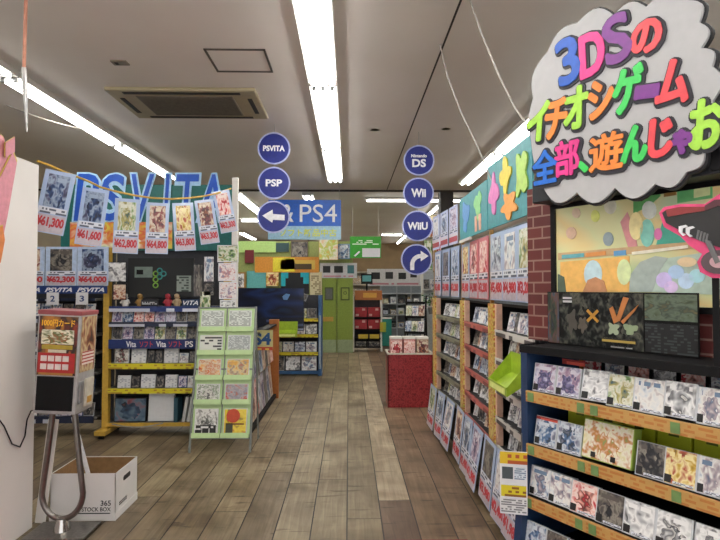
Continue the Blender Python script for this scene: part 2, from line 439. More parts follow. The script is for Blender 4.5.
# ================================================================ AIR CONDITIONER
t = thing('air_conditioner', 'beige ceiling cassette air conditioner with long dark air slots', 'air conditioner', (-1.44, 4.95, H))
acm = plain('aged_beige_plastic', '#b5a888', .5, var=.06, scale=8)
MB().box(-.64, .64, -.385, .385, -.035, 0, b=.012).build('panel', acm, t)
gr = MB().box(-.42, .42, -.26, .26, -.042, -.034, b=.003).build('intake_grille', plain('ac_grille', '#857b6b', .6), t)
ss = MB()
for k in range(22): ss.box(-.41, .41, -.25+k*.023, -.243+k*.023, -.046, -.042)
ss.build('grille_slat', plain('ac_slat', '#6e665a', .6), gr)
for sy in (-1, 1):
    MB().box(-.5, .5, sy*.325-.022, sy*.325+.022, -.04, -.033).build('air_slot', plain('ac_slot', '#2a2622', .6), t)
for sx in (-1, 1):
    MB().box(sx*.56-.02, sx*.56+.02, -.2, .2, -.04, -.033).build('air_slot', _M['ac_slot'], t)
# ceiling bits
for (px, py, nm) in ((375, 130, 'beside the dark ceiling seam'), (446, 129, 'near the right tube lights')):
    p = aZ(px, py, H)
    s = thing('smoke_detector', f'small round ceiling detector {nm}', 'smoke detector', p)
    M = Matrix.Rotation(PI/2, 4, 'X')
    MB().disc(.05, -.0, .012, 24, M=M).build('base', acm, s, (0, 0, -.0))
    MB().disc(.035, .012, .03, 24, M=M).build('cover', dimsteel, s)
p = aZ(120, 62, H)
s = thing('ceiling_plate', 'small dirty socket plate on the ceiling before the air conditioner', 'ceiling plate', p)
MB().box(-.06, .06, -.04, .04, -.012, 0, b=.003).build('plate', plain('dirty_plate', '#8f8577', .6), s)
MB().box(-.035, -.01, -.02, .02, -.016, -.011).build('socket', seam, s)

# cords and strings
def cord(name, label, pts, r, mat, cat='cord', group=None):
    return tag(MB().tube(pts, r, 6).build(name, mat), label, cat, group)
coral = plain('coral_cord', '#c98a72', .6)
t = thing('hanging_strap', 'coral coloured strap hanging from the ceiling beside the white partition', 'strap', aY(27, -38, 2.8))
a0 = aY(27, -38, 2.8); a1 = aY(24, 68, 2.8); a2 = aY(27, 132, 2.8)
MB().tube([(0,0,0), a1-a0], .009, 6).build('strap', coral, t)
MB().tube([a1-a0, (a1*.5+a2*.5)-a0, a2-a0], [.014, .011, .004], 6).build('plastic_film', plain('clear_film', '#bdbcbb', .15, coat=.8), t)
wc = plain('white_cord', '#b9b2aa', .6)
def sagcurve(a, b, s, n=10):
    a, b = Vector(a), Vector(b)
    return [a.lerp(b, i/n) + Vector((0, 0, -s*4*(i/n)*(1-i/n))) for i in range(n+1)]
cord('white_cable', 'white cable drooping under the ceiling behind the row of lights by the partition', sagcurve(aY(-40, 82, 5), aY(92, 131, 5.2), .06), .006, wc)
cord('hanging_string', 'white string from the dark ceiling seam to the blob picture board', [aZ(440, 44, H), aY(447, 75, 3.79), aY(460, 110, 3.75), aY(478, 148, 3.72), aY(493, 184, 3.7)], .005, wc)
cord('hanging_string', 'white string from the ceiling to the cloud shaped sign', [aZ(467, -8, H), aY(482, 35, 2.85), aY(500, 78, 2.75), aY(515, 108, 2.68), aY(531, 131, 2.53)], .005, wc)
# ================================================================ ROUND HANGING SIGNS
def arrow_left(s=1.0):
    return [(-.115, .012), (-.01, .075), (-.005, .03), (.115, .022), (.115, -.035), (-.005, -.03), (-.012, -.06)]
def arrow_bend():
    P = []
    R, r = .115, .07; cx, cz = .045, -.055
    P.append((cx-R, -.115))
    for k in range(9):
        a = PI - k*(PI/2)/8; P.append((cx+R*math.cos(a), cz+R*math.sin(a)))
    P += [(cx+.0, cz+R+.035), (cx+.085, cz+(R+r)/2), (cx+.0, cz+r-.035), (cx, cz+r)]
    for k in range(9):
        a = PI/2 + k*(PI/2)/8; P.append((cx+r*math.cos(a), cz+r*math.sin(a)))
    P.append((cx-r, -.115))
    return P
def round_sign(px, py, Y, label, build, group, yaw=0):
    t = thing('round_sign', label, 'hanging sign', aY(px, py, Y), yaw, group)
    R = .168
    MB().disc(R-.008, -.006, .006, 48).build('disc', signblue, t)
    MB().disc(R, -.009, .009, 48, r0=R-.014).build('rim', signrim, t)
    build(t); return t
def word(lines):
    def f(t):
        for body, w, h, z in lines: link('lettering', text_fit(body, w, h, .0015, .0035), whiteink, t, (0, -.0075, z))
    return f
def shape(poly):
    def f(t): MB().prism(poly, -.009, -.006).build('arrow', whiteink, t)
    return f
YS = 5.6
gl, gr = 'round blue signs over the handheld aisle', 'round blue signs over the long game shelf'
round_sign(274, 148.5, YS, 'round blue hanging sign with one long word, topmost of its three', word([('PSVITA', .225, .06, 0)]), gl, .03)
round_sign(274, 183, YS, 'round blue hanging sign with three letters, middle of three', word([('PSP', .17, .075, 0)]), gl, .03)
round_sign(273.5, 217, YS, 'round blue hanging sign with a straight white arrow, below the lettered ones', shape(arrow_left()), gl, .03)
round_sign(419, 160.5, YS+.25, 'round blue hanging sign with a two-line name, topmost of its four', word([('Nintendo', .17, .035, .05), ('DS', .15, .09, -.03)]), gr, -.02)
round_sign(418.5, 193, YS+.25, 'round blue hanging sign with a short three-letter name, second of its four', word([('Wii', .16, .095, 0)]), gr, -.02)
round_sign(417.5, 226, YS+.25, 'round blue hanging sign with a four-letter name, just above the bent arrow', word([('WiiU', .22, .085, 0)]), gr, -.02)
round_sign(416.5, 259.5, YS+.25, 'round blue hanging sign with a white arrow bending aside, lowest of its four', shape(arrow_bend()), gr, -.02)
nyl = plain('nylon_line', '#a8a6a4', .3)
cord('hanging_line', 'thin line holding the round signs with the straight arrow', [(aY(274, 217, YS).x, YS+.012, 2.1), (aY(274, 217, YS).x, YS+.012, H)], .0025, nyl)
cord('hanging_line', 'thin line holding the round signs with the bent arrow', [(aY(417, 259, YS+.25).x, YS+.262, 1.72), (aY(419, 160, YS+.25).x, YS+.262, H)], .0025, nyl)

# blue hanging banner with console name
Y = 9.0
p0, p1 = aY(268, 239.5, Y), aY(341, 200, Y)
W_, H_ = p1.x-p0.x, p1.z-p0.z
t = thing('hanging_banner', 'wide blue hanging banner with white letters and a pale caption strip', 'hanging sign', ((p0.x+p1.x)/2, Y, p0.z))
MB().box(-W_/2, W_/2, -.006, .006, H_*.34, H_).build('board', plain('banner_blue', '#1d5cc0', .5), t)
MB().box(-W_/2, W_/2, -.005, .005, 0, H_*.34).build('caption_strip', plain('banner_pale', '#9cc3dc', .5), t)
link('lettering', text_fit('&', .2, .3, .002, .002), whiteink, t, (-.28, -.012, H_*.66))
link('lettering', text_fit('PS4', .62, .3, .002, 0), whiteink, t, (.23, -.012, H_*.66))
link('caption_text', text_fit('ソフト新品中古', .95, .13, .002, .002), plain('caption_yellow', '#d8dc5a', .5), t, (.06, -.012, H_*.17))
for sx in (-1, 1): cord('hanging_line', f'thin line holding the blue banner at its {"aisle" if sx > 0 else "shelf"} end', [(t.location.x+sx*(W_/2-.03), Y, p1.z-.02), (t.location.x+sx*(W_/2-.03), Y, H)], .004, nyl)

# green hanging sign
Y = 11.5
p0, p1 = aY(350, 258, Y), aY(381, 236.5, Y); W_, H_ = p1.x-p0.x, p1.z-p0.z
t = thing('hanging_sign', 'green rectangular hanging sign with a white lower corner over the far aisle', 'hanging sign', ((p0.x+p1.x)/2, Y, p0.z))
MB().box(-W_/2, W_/2, -.006, .006, 0, H_).build('board', plain('sign_green', '#37a02c', .5), t)
MB().box(-.07, W_/2-.02, -.011, -.006, .02, H_*.45).build('white_panel', paper, t)
MB().box(-W_/2+.05, W_/2-.05, -.011, -.006, H_*.62, H_*.86).build('print_strip', printed('green_print', '#37a02c', '#dcecd6', 13, 3, .62), t)
MB().prism([(-.25, .05), (-.22, .03), (-.11, .13), (-.14, .15)], -.011, -.006).build('pointer', whiteink, t)
for sx in (-1, 1): cord('hanging_line', f'thin line holding the green sign at its {"pillar" if sx > 0 else "banner"} end', [(t.location.x+sx*(W_/2-.05), Y, p1.z-.02), (t.location.x+sx*(W_/2-.05), Y, H)], .004, nyl)

# ================================================================ CARD MACHINE, STAND, BOX, MAT
mat_red = plain('red_mat', '#8a2430', .85, scale=120)
tag(MB().box(-1.97, .70, 2.2, 3.222, .001, .012, b=.003).build('floor_mat', mat_red), 'long red entrance mat lying before the card machine stand', 'mat')
t = thing('vending_machine', 'card vending machine with red price panel on a silver loop stand', 'vending machine', (-1.755, 3.35, 0))
MB().box(-.175, .19, -.085, .15, .004, .018, b=.003).build('base_plate', steel, t)
lp = []
for k in range(40):
    pass
top = .74
def loop():
    P = [(-.062, .03, top)]
    for i in range(1, 7): P.append((-.062-.058*(i/6)**1.1, .03, top-(top-.24)*i/6))
    for i in range(1, 16):
        a = PI + PI*i/16
        P.append((.004+.124*math.cos(a)*(1 if True else 1), .03, .24+.155*math.sin(a)*1.0 if True else 0))
    for i in range(6, -1, -1): P.append((.07+.058*(i/6)**1.1, .03, top-(top-.24)*i/6))
    return P
MB().tube(loop(), .0175, 12).build('loop_tube', plain('tube_steel', '#86817c', .3, 1, var=.1), t)
MB().tube([(.004, .03, .088), (.004, .03, .012)], [.03, .05], 14).build('foot', chrome, t)
MB().box(-.1, .11, -.02, .1, top-.012, top+.004).build('top_plate', steel, t)
tilt = Euler((0, math.radians(2.6), 0))
w2, d2, h2 = .125, .11, .61
hd = bpy.data.objects.new('head_case', MB().box(-w2, w2, -d2, d2, 0, h2, b=.006).mesh('head_case')); COL.objects.link(hd)
hd.data.materials.append(plain('machine_silver', '#a8a6a6', .4, .3)); hd.parent = t; hd.location = (.0, .03, top+.005); hd.rotation_euler = tilt
MB().box(-w2-.004, w2+.004, -d2-.004, d2+.004, h2-.022, h2+.006, b=.005).build('cap', plain('machine_red_cap', '#8c4046', .4), hd)
MB().box(-w2+.012, w2-.012, -d2-.005, -d2, .23, h2-.03).build('price_panel', art('machine_print', ['#2a0d0a','#8a2d18','#1c0f0c','#b4742a','#5c120f'], 2.2), hd)
fp = hd
MB().box(-.095, .095, -d2-.008, -d2-.004, .415, .50, ).build('picture_plate', art('machine_plate', ['#7a6a4a','#d8cfae','#e8e2cc','#5d6a3a','#a05a3a'], 3), fp)
link('headline_lettering', text_fit('1000円カード', .195, .042, .001, .002), plain('headline_yellow', '#f0b52a', .5), fp, (0, -d2-.007, .54))
MB().box(-.09, .09, -d2-.008, -d2-.004, .385, .41).build('yellow_strip', plain('strip_yellow', '#a8902c', .5), fp)
MB().box(-.05, .055, -d2-.01, -d2-.004, .365, .382).build('caption_strip', plain('strip_cream', '#cfc6b0', .5), fp)
pr = MB().box(-.108, .108, -d2-.009, -d2-.004, .245, .362).build('prize_panel', plain('prize_red', '#a82020', .5), fp)
q = MB()
for r_ in range(2):
    for c_ in range(4): q.box(-.09+c_*.043, -.055+c_*.043, -d2-.012, -d2-.009, .265+r_*.048, .298+r_*.048)
q.build('prize_print', plain('prize_white', '#d6c8c4', .5), fp)
MB().box(-.1, .1, -d2-.008, -d2-.003, .232, .246).build('gold_strip', plain('gold_strip', '#a5742c', .5), fp)
MB().box(-.108, .108, -d2-.008, -d2, .02, .222, b=.003).build('coin_door', black, fp)
# the machine's side
MB().box(w2, w2+.004, -d2+.02, d2-.02, .245, h2-.03).build('side_panel', art('machine_side', ['#3a1a12','#8a4a28','#c9b58a','#7a2018','#2a1512'], 3, xz=(1, 1), ys=1, figure=False), fp)
MB().box(w2+.003, w2+.007, -.07, .07, .29, .37).build('side_print', printed('side_print', '#a02c26', '#e0d0c8', 4, 4, .8), fp)
MB().box(w2, w2+.012, -.085, -.045, .06, .19, b=.003).build('card_slot', dimsteel, fp)
MB().box(w2, w2+.018, -.02, .075, .03, .2, b=.004).build('delivery_box', plain('machine_cream', '#b9b2a4', .5), fp)
MB().box(w2+.017, w2+.02, -.005, .05, .05, .09).build('gold_sticker', plain('gold_sticker', '#b98a3a', .5), fp)
# white boards leaning behind the stand
t = thing('leaning_board', 'narrow white board leaning against the partition behind the card machine', 'board', (aY(40, 519, 3.51).x, 3.505, .002), (0, math.radians(6.5), 0))
MB().box(-.032, .032, 0, .012, .004, .66, b=.002).build('board', white, t)
pt = aY(73, 417, 3.62); pb = aY(84, 459, 3.62); sl = (pb.x-pt.x)/(pt.z-pb.z)
t = thing('plastic_sheet', 'narrow white sheet standing in the open stock box behind the stand', 'sheet', (pb.x+sl*(pb.z-.012), 3.62, .013), (0, -math.atan(sl), 0))
MB().box(-.014, .014, 0, .005, 0, (pt.z-.012)/math.cos(math.atan(sl))).build('sheet', plain('pale_plastic', '#d8dade', .3, coat=.4), t)
MB().box(-.016, .016, -.002, .007, 0, .03).build('foot_strip', dimsteel, t)
cord('black_cable', 'black power cable looping down the white partition to the card machine', [aX(-12, 405, -1.965), aX(4, 426, -1.965), aX(12, 444, -1.965), aX(20, 447, -1.965), aX(25, 436, -1.965), aX(27, 420, -1.965), aX(31, 411, -1.95), Vector((-1.88, 3.40, .75))], .004, black)

# stock box
X0, X1, Y0, Y1, hb = -1.915, -1.50, 3.545, 3.90, .30
t = thing('storage_box', 'open white cardboard stock box on the floor behind the stand', 'box', ((X0+X1)/2, (Y0+Y1)/2, .001))
hw, hd_ = (X1-X0)/2, (Y1-Y0)/2
card = plain('white_card', '#dad8d6', .65, var=.03, scale=5); brown = plain('brown_card', '#8b6a44', .8)
b = MB(); b.box(-hw, hw, -hd_, hd_, 0, .006)
b.box(-hw, hw, -hd_, -hd_+.004, 0, hb); b.box(-hw, hw, hd_-.004, hd_, 0, hb); b.box(-hw, -hw+.004, -hd_, hd_, 0, hb); b.box(hw-.004, hw, -hd_, hd_, 0, hb)
b.build('carton', card, t)
b = MB(); e = .0045
b.box(-hw+e, hw-e, hd_-.007, hd_-.0045, .008, hb-.003); b.box(-hw+.0045, -hw+.007, -hd_+e, hd_-e, .008, hb-.003); b.box(hw-.007, hw-.0045, -hd_+e, hd_-e, .008, hb-.003); b.box(-hw+e, hw-e, -hd_+.0045, -hd_+.007, .008, hb-.003)
b.box(-hw+e, hw-e, -hd_+e, hd_-e, .0065, .009)
b.build('lining', brown, t)
MB().box(-hw-.004, hw+.004, -hd_-.004, hd_+.004, 0, .05, b=.002).build('bottom_fold', card, t)
MB().box(-.05, hw-.03, -hd_-.0055, -hd_-.0035, .046, .052).build('print_line', ink, t)
link('lettering', text_fit('365', .065, .034, .0006, .001), ink, t, (hw-.06, -hd_-.0015, .112))
link('lettering', text_fit('STOCK BOX', .185, .026, .0006, .001), ink, t, (hw-.12, -hd_-.0015, .073))
# oval grip hole and print on the end
M = Matrix.Translation((hw, 0, 0)) @ Matrix.Rotation(PI/2, 4, 'Z')
MB().prism([(x, z) for x, z in [(-.045+.012*math.cos(a)-.0, .225+.016*math.sin(a)) for a in [PI/2+i*PI/6 for i in range(7)]] + [(.045+.012*math.cos(a), .225+.016*math.sin(a)) for a in [-PI/2+i*PI/6 for i in range(7)]]], -.0015, .0, M=M).build('grip_hole', ink, t)
MB().box(-.12, .0, -.0025, -.0008, .075, .1, M=M).build('end_print', printed('box_print', '#dad8d6', '#3a3a3c', 14, 2, .8), t)

# pink cut-out notices fixed on the partition
def yz(px, py, X): 
    p = aX(px, py, X); return (p.y, p.z)
Ms = Matrix.Rotation(PI/2, 4, 'Z')     # (x,y,z) -> (-y, x, z): outline x becomes world Y, front faces +X
pink = plain('notice_pink', '#c98390', .5); ny = plain('notice_yellow', '#c8b445', .5)
def notice(label, pts, X, col, edge):
    q = [yz(px, py, X) for px, py in pts]; cy = sum(a for a, _ in q)/len(q); cz = sum(c for _, c in q)/len(q)
    t = thing('wall_notice', label, 'notice', (X, cy, cz), PI/2)
    L = [(a-cy, c-cz) for a, c in q]
    MB().prism([(a*1.06, c*1.05) for a, c in L], .004, .008).build('backing', edge, t)
    MB().prism(L, 0, .004).build('face', col, t)
notice('pink pointed cut-out notice with yellow edge high on the white partition', [(-30, 160), (-28, 105), (-2, 132), (4, 138), (7, 152), (10, 175), (2, 200), (-20, 215)], -1.965, pink, ny)
notice('pink arrow shaped notice hanging lower on the white partition', [(-25, 230), (13, 152), (17, 163), (8, 214), (-1, 258), (-14, 270)], -1.952, pink, ny)
notice('small pink square notice with a dark mark beside the pointed one', [(6, 143), (15, 137), (15, 152), (6, 157)], -1.942, pink, ny)
notice('orange notice at the bottom of the pink ones on the partition', [(-22, 290), (-20, 240), (3, 226), (5, 240), (1, 262)], -1.942, plain('notice_orange', '#cf7a3a', .5), ny)

# ================================================================ PRICE POSTERS
psheet = plain('poster_pale_blue', '#a9bcdc', .35, coat=.6, var=.05)
pband = printed('poster_caption', '#d9dde6', '#5a5f70', 16, 2, .6, coat=.5)
def poster(loc, rot, w, h, k, price, label, group, pic=.52, name='price_poster', sheet=None, small=False, red=False):
    """sheet hangs down from its top edge at loc"""
    t = thing(name, label, 'poster', loc, rot, group)
    MB().box(-w/2, w/2, 0, .004, -h, 0).build('sheet', sheet or psheet, t)
    MB().box(-w*.35, w*.35, -.002, 0, -h*(.06+pic), -h*.06).build('picture', A[k], t)
    MB().box(-w*.46, w*.46, -.002, 0, -h*(.06+pic+.11), -h*(.06+pic+.01)).build('caption', pband, t)
    z0 = -h*(.06+pic+.13); z1 = -h*.985
    if small:
        MB().box(-w*.46, w*.46, -.002, 0, z1+h*.05, z0).build('price_print', printed('price_small', '#dcd6dc', '#b0303a', 5, 1.0, .93, coat=.5), t)
    else:
        MB().box(-w*.46, w*.46, -.002, 0, z1, z0).build('price_strip', plain('price_paper', '#bdb2bc', .4, coat=.5), t)
        link('price_lettering', bold(text_fit(price, w*.88, h*.17, .0006, .002), w*.008), redink, t, (0, -.003, (z0+z1)/2+h*.02))
    return t
ra, rb = Vector((-1.98, 3.47, 2.28)), Vector((-1.16, 5.46, 2.5))
def rope_at(px, py):
    n = Vector((rb.y-ra.y, -(rb.x-ra.x), 0))
    return on(px, py, ra, n)
rp = [(37.5, 161), (50, 165.5), (62, 171), (75, 176), (88, 181), (100, 187), (118, 192), (135, 195.5), (152, 198), (171, 199), (190, 198), (205, 196), (218, 193), (231, 188.5)]
pts = [rope_at(*q) for q in rp]
tag(MB().tube(pts, .0085, 6).build('garland_rope', yellowp), 'yellow garland rope strung from the partition to the white post', 'rope')
gl = 'price posters hanging on the yellow rope'
hang = [(62, 172, .185, .42, 10, 'navy', '¥61,300', 'nearest the white partition'), (97, 189, .175, .41, 7, 'navy', '¥61,600', 'second from the partition'),
        (128.5, 199, .18, .42, 2, 'green', '¥62,800', 'third from the partition, greenish picture'), (158.5, 203, .175, .42, 1, 'warm', '¥64,800', 'fourth from the partition'),
        (183, 203, .175, .42, -4, 'gold', '¥63,800', 'third from the white post'), (204, 200, .17, .41, -9, 'warm', '¥63,300', 'second from the white post'), (221, 191, .16, .41, -12, 'red', '¥62,300', 'nearest the white post')]
for px, py, w, h, roll, k, pr, nm in hang:
    p = rope_at(px, py); 
    poster(p+Vector((0, -.012, 0)), Euler((0, math.radians(roll), math.radians(14))), w, h, k, pr, f'price poster with red price hanging on the yellow rope, {nm}', gl)
# ================================================================ GAME CASES
_P = {}
def case(loc, rz, tilt, w, h, d, k, label, group, sh=None, rating=False, name='game_case', cat='game case', yaw=0, band=None):
    loc = Vector(loc)+Vector((0, 0, d*math.sin(tilt)+.001))
    key = (w, h, d, k, sh.name if sh else 0, rating, name, band.name if band else 0)
    rot = (-tilt, 0, rz+yaw)
    if key in _P: return dup(_P[key], loc, rot, label, group)
    o = MB().box(-w/2, w/2, 0, d, 0, h, b=.0015).build(name, sh or shell)
    tag(o, label, cat, group); o.location = loc; o.rotation_euler = rot
    zt = h*.985
    mg = .45 if rating else .475
    if band:
        MB().box(-w*.485, w*.485, -.0008, .001, h*.88, zt).build('title_band', band, o); zt = h*.88
    c = MB().box(-w*mg, w*mg, -.0008, .001, h*.03, zt).build('cover_sheet', A[k] if isinstance(k, str) else k, o)
    if rating:
        MB().box(-w*.46, -w*.25, -.0016, 0, h*.05, h*.27).build('rating_label', ink, o)
        MB().box(-w*.2, w*.42, -.0016, 0, h*.05, h*.12).build('maker_strip', pband, o)
    _P[key] = o
    return o
def mixkinds(n, seed, pool=AK):
    r = random.Random(seed); return [r.choice(pool) for _ in range(n)]
SHD = {0: shell, 1: shellblue, 2: shelldark}

# ================================================================ HANDHELD GAME GONDOLA (facing the entrance)
GY = 5.5
rails = {}
yrail = printed('yellow_rail', '#d2c428', '#a8862a', 40, 2, .35)
navyrail = printed('navy_rail', '#20346e', '#c9ccda', 14, 1, .45)
darkrail = printed('dark_rail', '#17203a', '#b9bcc8', 16, 1, .5)
gback = plain('gondola_back', '#3a3a40', .7)
def gondola(x0, x1, label, shelves, hz, sides=(-1, 1)):
    w = x1-x0
    t = thing('gondola_shelf', label, 'shelf unit', ((x0+x1)/2, GY, 0), 0, 'gondola bays of the handheld game section')
    MB().box(-w/2, w/2, .30, .34, .1, hz).build('back_panel', gback, t)
    for sx in sides:
        p = MB().box(sx*(w/2-.025)-.03, sx*(w/2-.025)+.03, .0, .06, .07, hz if sx < 0 else hz-.1).build('post', yellowp, t)
    for sx in sides:
        ft = MB().box(sx*(w/2-.03)-.055, sx*(w/2-.03)+.055, -.12, .33, .04, .085, b=.006).build('base_foot', yellowp, t)
        c = MB()
        for yy in (-.08, .28): c.tube([(sx*(w/2-.03)-.02, yy, .022), (sx*(w/2-.03)+.02, yy, .022)], .02, 10)
        c.build('caster', black, ft)
    for z, rail, dep, rh in shelves:
        s = MB().box(-w/2+.03, w/2-.03, .005, .30, z-.018, z).build('shelf_board', plain('shelf_board_grey', '#6d6a66', .6), t)
        MB().box(-w/2+.055, w/2-.055, -.008, .004, z-rh, z+.006).build('price_rail', rail, s)
    return t
B1 = (-3.745, -2.50); B2 = (-2.47, -1.215)
gondola(*B2, 'yellow framed handheld game shelf beside the leaflet rack', [(.135, yellowp, 0, .03), (.476, yrail, 0, .045), (.726, yrail, 0, .05), (.965, navyrail, 0, .085), (1.14, darkrail, 0, .04), (1.30, navyrail, 0, .05)], 1.9)
gondola(*B1, 'yellow framed handheld game shelf behind the card machine', [(.20, darkrail, 0, .06), (.44, darkrail, 0, .06), (.64, darkrail, 0, .06), (.84, darkrail, 0, .06), (1.02, darkrail, 0, .06), (1.20, darkrail, 0, .06), (1.38, darkrail, 0, .02)], 1.9, (-1,))
rowname = ['bottom', 'second lowest', 'third lowest', 'fourth lowest', 'second highest', 'top']
# blue lettering on the rail
xm = (B2[0]+B2[1])/2
for k, (px, body, m) in enumerate([(130, 'Vita', whiteink), (147, 'ソフト', redink), (158, 'Vita', whiteink), (173, 'ソフト', redink), (188, 'Vita', whiteink)]):
    pass
# things on the bay beside the rack
gB = 'boxes on the yellow railed shelves'
bx = lambda px: aY(px, 380, GY).x
whiteb = plain('white_box', '#d6d6d8', .45, var=.04)
def flatbox(x0, x1, z, h, mat, label, d=.05, tilt=.12, name='display_box', cat='box', front=None, group=gB, y=.03):
    w = x1-x0
    t = MB().box(-w/2, w/2, 0, d, 0, h, b=.002).build(name, mat)
    tag(t, label, cat, group); t.location = ((x0+x1)/2, GY+y, z+.002+d*math.sin(tilt)); t.rotation_euler = (-tilt, 0, 0)
    if front: MB().box(-w/2+.006, w/2-.006, -.0012, 0, .006, h-.006).build('picture', front, t)
    return t
flatbox(bx(113), bx(145), .135, .235, black, 'large dark picture box at the foot of the yellow framed shelf', .06, .1, front=art('box_art', ['#0e1420','#27405a','#5a7080','#8a4a50','#131820'], 2.2))
flatbox(bx(146.5), bx(172), .135, .30, whiteb, 'large white box on the bottom shelf beside the dark picture box', .06, .1, y=.05)
flatbox(bx(173), bx(177), .135, .24, plain('book_teal', '#2c5564', .5), 'dark teal book standing on the bottom shelf beside the white box', .16, 0.0, name='book', cat='book')
for k in range(4):
    o = flatbox(bx(181+5*k), bx(184+5*k), .137, .25, [whiteb, whiteb, plain('book_grey', '#8a8d94', .5), shellblue][k], f'slim volume leaning on the bottom shelf, {ORD[k]} from the teal book', .16, 0.0, name='book', cat='book', group='leaning volumes on the bottom shelf')
    o.rotation_euler = (0, .16, 0)
pr = printed('box_caption', '#d8d8da', '#a0a2ac', 7, 8, .35)
for z, spec in ((.476, [(116, 129, whiteb, .125, 'white'), (129.5, 138.5, shelldark, .12, 'dark'), (139.5, 154, whiteb, .135, 'white'), (154.5, 163, shelldark, .12, 'dark'), (164, 176, whiteb, .13, 'white'), (177, 186, shellblue, .12, 'violet'), (186.5, 194, shell, .12, 'grey')]),
                (.726, [(113, 127, shell, .15, 'spotted'), (129.5, 144.5, whiteb, .155, 'white'), (146, 153, shelldark, .13, 'dark'), (153.5, 161, shelldark, .13, 'dark'), (162.5, 177, whiteb, .15, 'white'), (178, 187, shell, .1, 'grey'), (188, 195, shelldark, .12, 'dark')])):
    for k, (a, c, m, h, nm) in enumerate(spec):
        fr = {'white': pr, 'spotted': art('spotted', ['#15151a','#e8e6e2','#d8cfc6','#1a1a20','#b06a6a'], 3.5), 'violet': A['violet'], 'dark': A['dark'], 'grey': A['pale']}[nm]
        flatbox(bx(a), bx(c), z, h, m, f'{nm} box on the {"lower" if z < .5 else "upper"} yellow railed shelf, {ORD[k]} from the yellow post', .025, .14, front=fr)
for z, n, nm, h, pool in ((.965, 10, 'navy lettered rail', .13, ['cool','dark','dark','violet','dark','green','dark']), (1.14, 10, 'dark rail under the game poster', .13, ['dark','cool','violet','dark','red'])):
    ks = mixkinds(n, int(z*1000), pool)
    for k in range(n):
        x = B2[0]+.12+k*.108
        case((x, GY+.03, z+.001), 0, .22, .102, h, .014, ks[k], f'game case standing above the {nm}, {ORD[k]} from yellow post', 'cases above the '+nm, SHD[k % 2])
# lettering on the navy rail
t = None
for o in list(COL.objects):
    if o.name.startswith('gondola_shelf') and 'leaflet' in o.get('label', ''): t = o
words_ = [(131, 'Vita', whiteink, .1), (146, 'ソフト', plain('rail_pink', '#c43a4a', .5), .13), (161, 'Vita', whiteink, .1), (175, 'ソフト', _M['rail_pink'], .13), (189, 'PS', whiteink, .08)]
for s in kids(t):
    if s.name.startswith('shelf_board') and abs(max(v.co.z for v in s.data.vertices)-.965) < 1e-3:
        for ch in kids(s): ch.data.materials.clear(); ch.data.materials.append(plain('rail_navy', '#1d2f66', .5))
        for px, body, m, w in words_: link('rail_lettering', text_fit(body, w, .06, .0005, .002), m, s, (bx(px)-t.location.x, -.0095, .965-.04))
# black console poster and its neighbours
def backboard(x0, x1, z0, z1, mat, name, label, cat, y=.27, group=None, d=.012):
    t = thing(name, label, cat, ((x0+x1)/2, GY+y, z0), 0, group)
    w, h = (x1-x0), z1-z0
    MB().box(-w/2, w/2, 0, d, 0, h).build('board', mat, t)
    return t, w, h
t, w, h = backboard(aY(131, 0, GY).x, aY(196, 0, GY).x, aY(0, 297, GY).z, aY(0, 258, GY).z, plain('console_poster', '#0c0f10', .4), 'display_board', 'black display board with a green dotted figure and grey consoles', 'display board', y=.02)
MB().box(-w*.4, -w*.13, -.003, 0, h*.5, h*.78, b=.0).build('console_picture', plain('console_grey', '#6f7f78', .5), t)
MB().box(-w*.37, -w*.27, -.005, -.003, h*.58, h*.7).build('screen', black, t)
MB().box(w*.24, w*.46, -.003, 0, h*.14, h*.55).build('package_picture', printed('package_print', '#8a958e', '#3c4642', 6, 6, .5), t)
cg = plain('dot_green', '#7aa83a', .5); ct = plain('dot_teal', '#2f8a8a', .5)
q = MB(); q2 = MB()
for i, (dx, dz) in enumerate([(-.08, .3), (-.08, .45), (-.08, .6), (-.02, .52), (-.02, .68), (.04, .6)]): (q if i < 3 else q2).disc(.03, -.004, -.001, 12, r0=.018, cx=dx*w*1.0, cz=dz*h)
q.build('ring_pattern', cg, t); q2.build('ring_pattern', ct, t)
for k, (a, c, z0, z1, kk, nm) in enumerate([(118, 131, 300, 284, 'warm', 'brown'), (112, 131, 282, 262, 'silver', 'whitish'), (196.5, 206, 297, 264, 'dark', 'dark'), (206.5, 217, 282, 256, 'pale', 'pale'), (206.5, 217, 296, 283, 'dark', 'blackish'), (203, 214, 318, 291, 'green', 'greenish')]):
    t, w, h = backboard(aY(a, 0, GY).x, aY(c, 0, GY).x, aY(0, z0, GY).z, aY(0, z1, GY).z, shelldark, 'small_poster', f'small {nm} picture card beside the black display board', 'poster', y=-.02, group='picture cards round the black display board')
    MB().box(-w/2+.006, w/2-.006, -.002, 0, .006, h-.006).build('picture', A[kk], t)
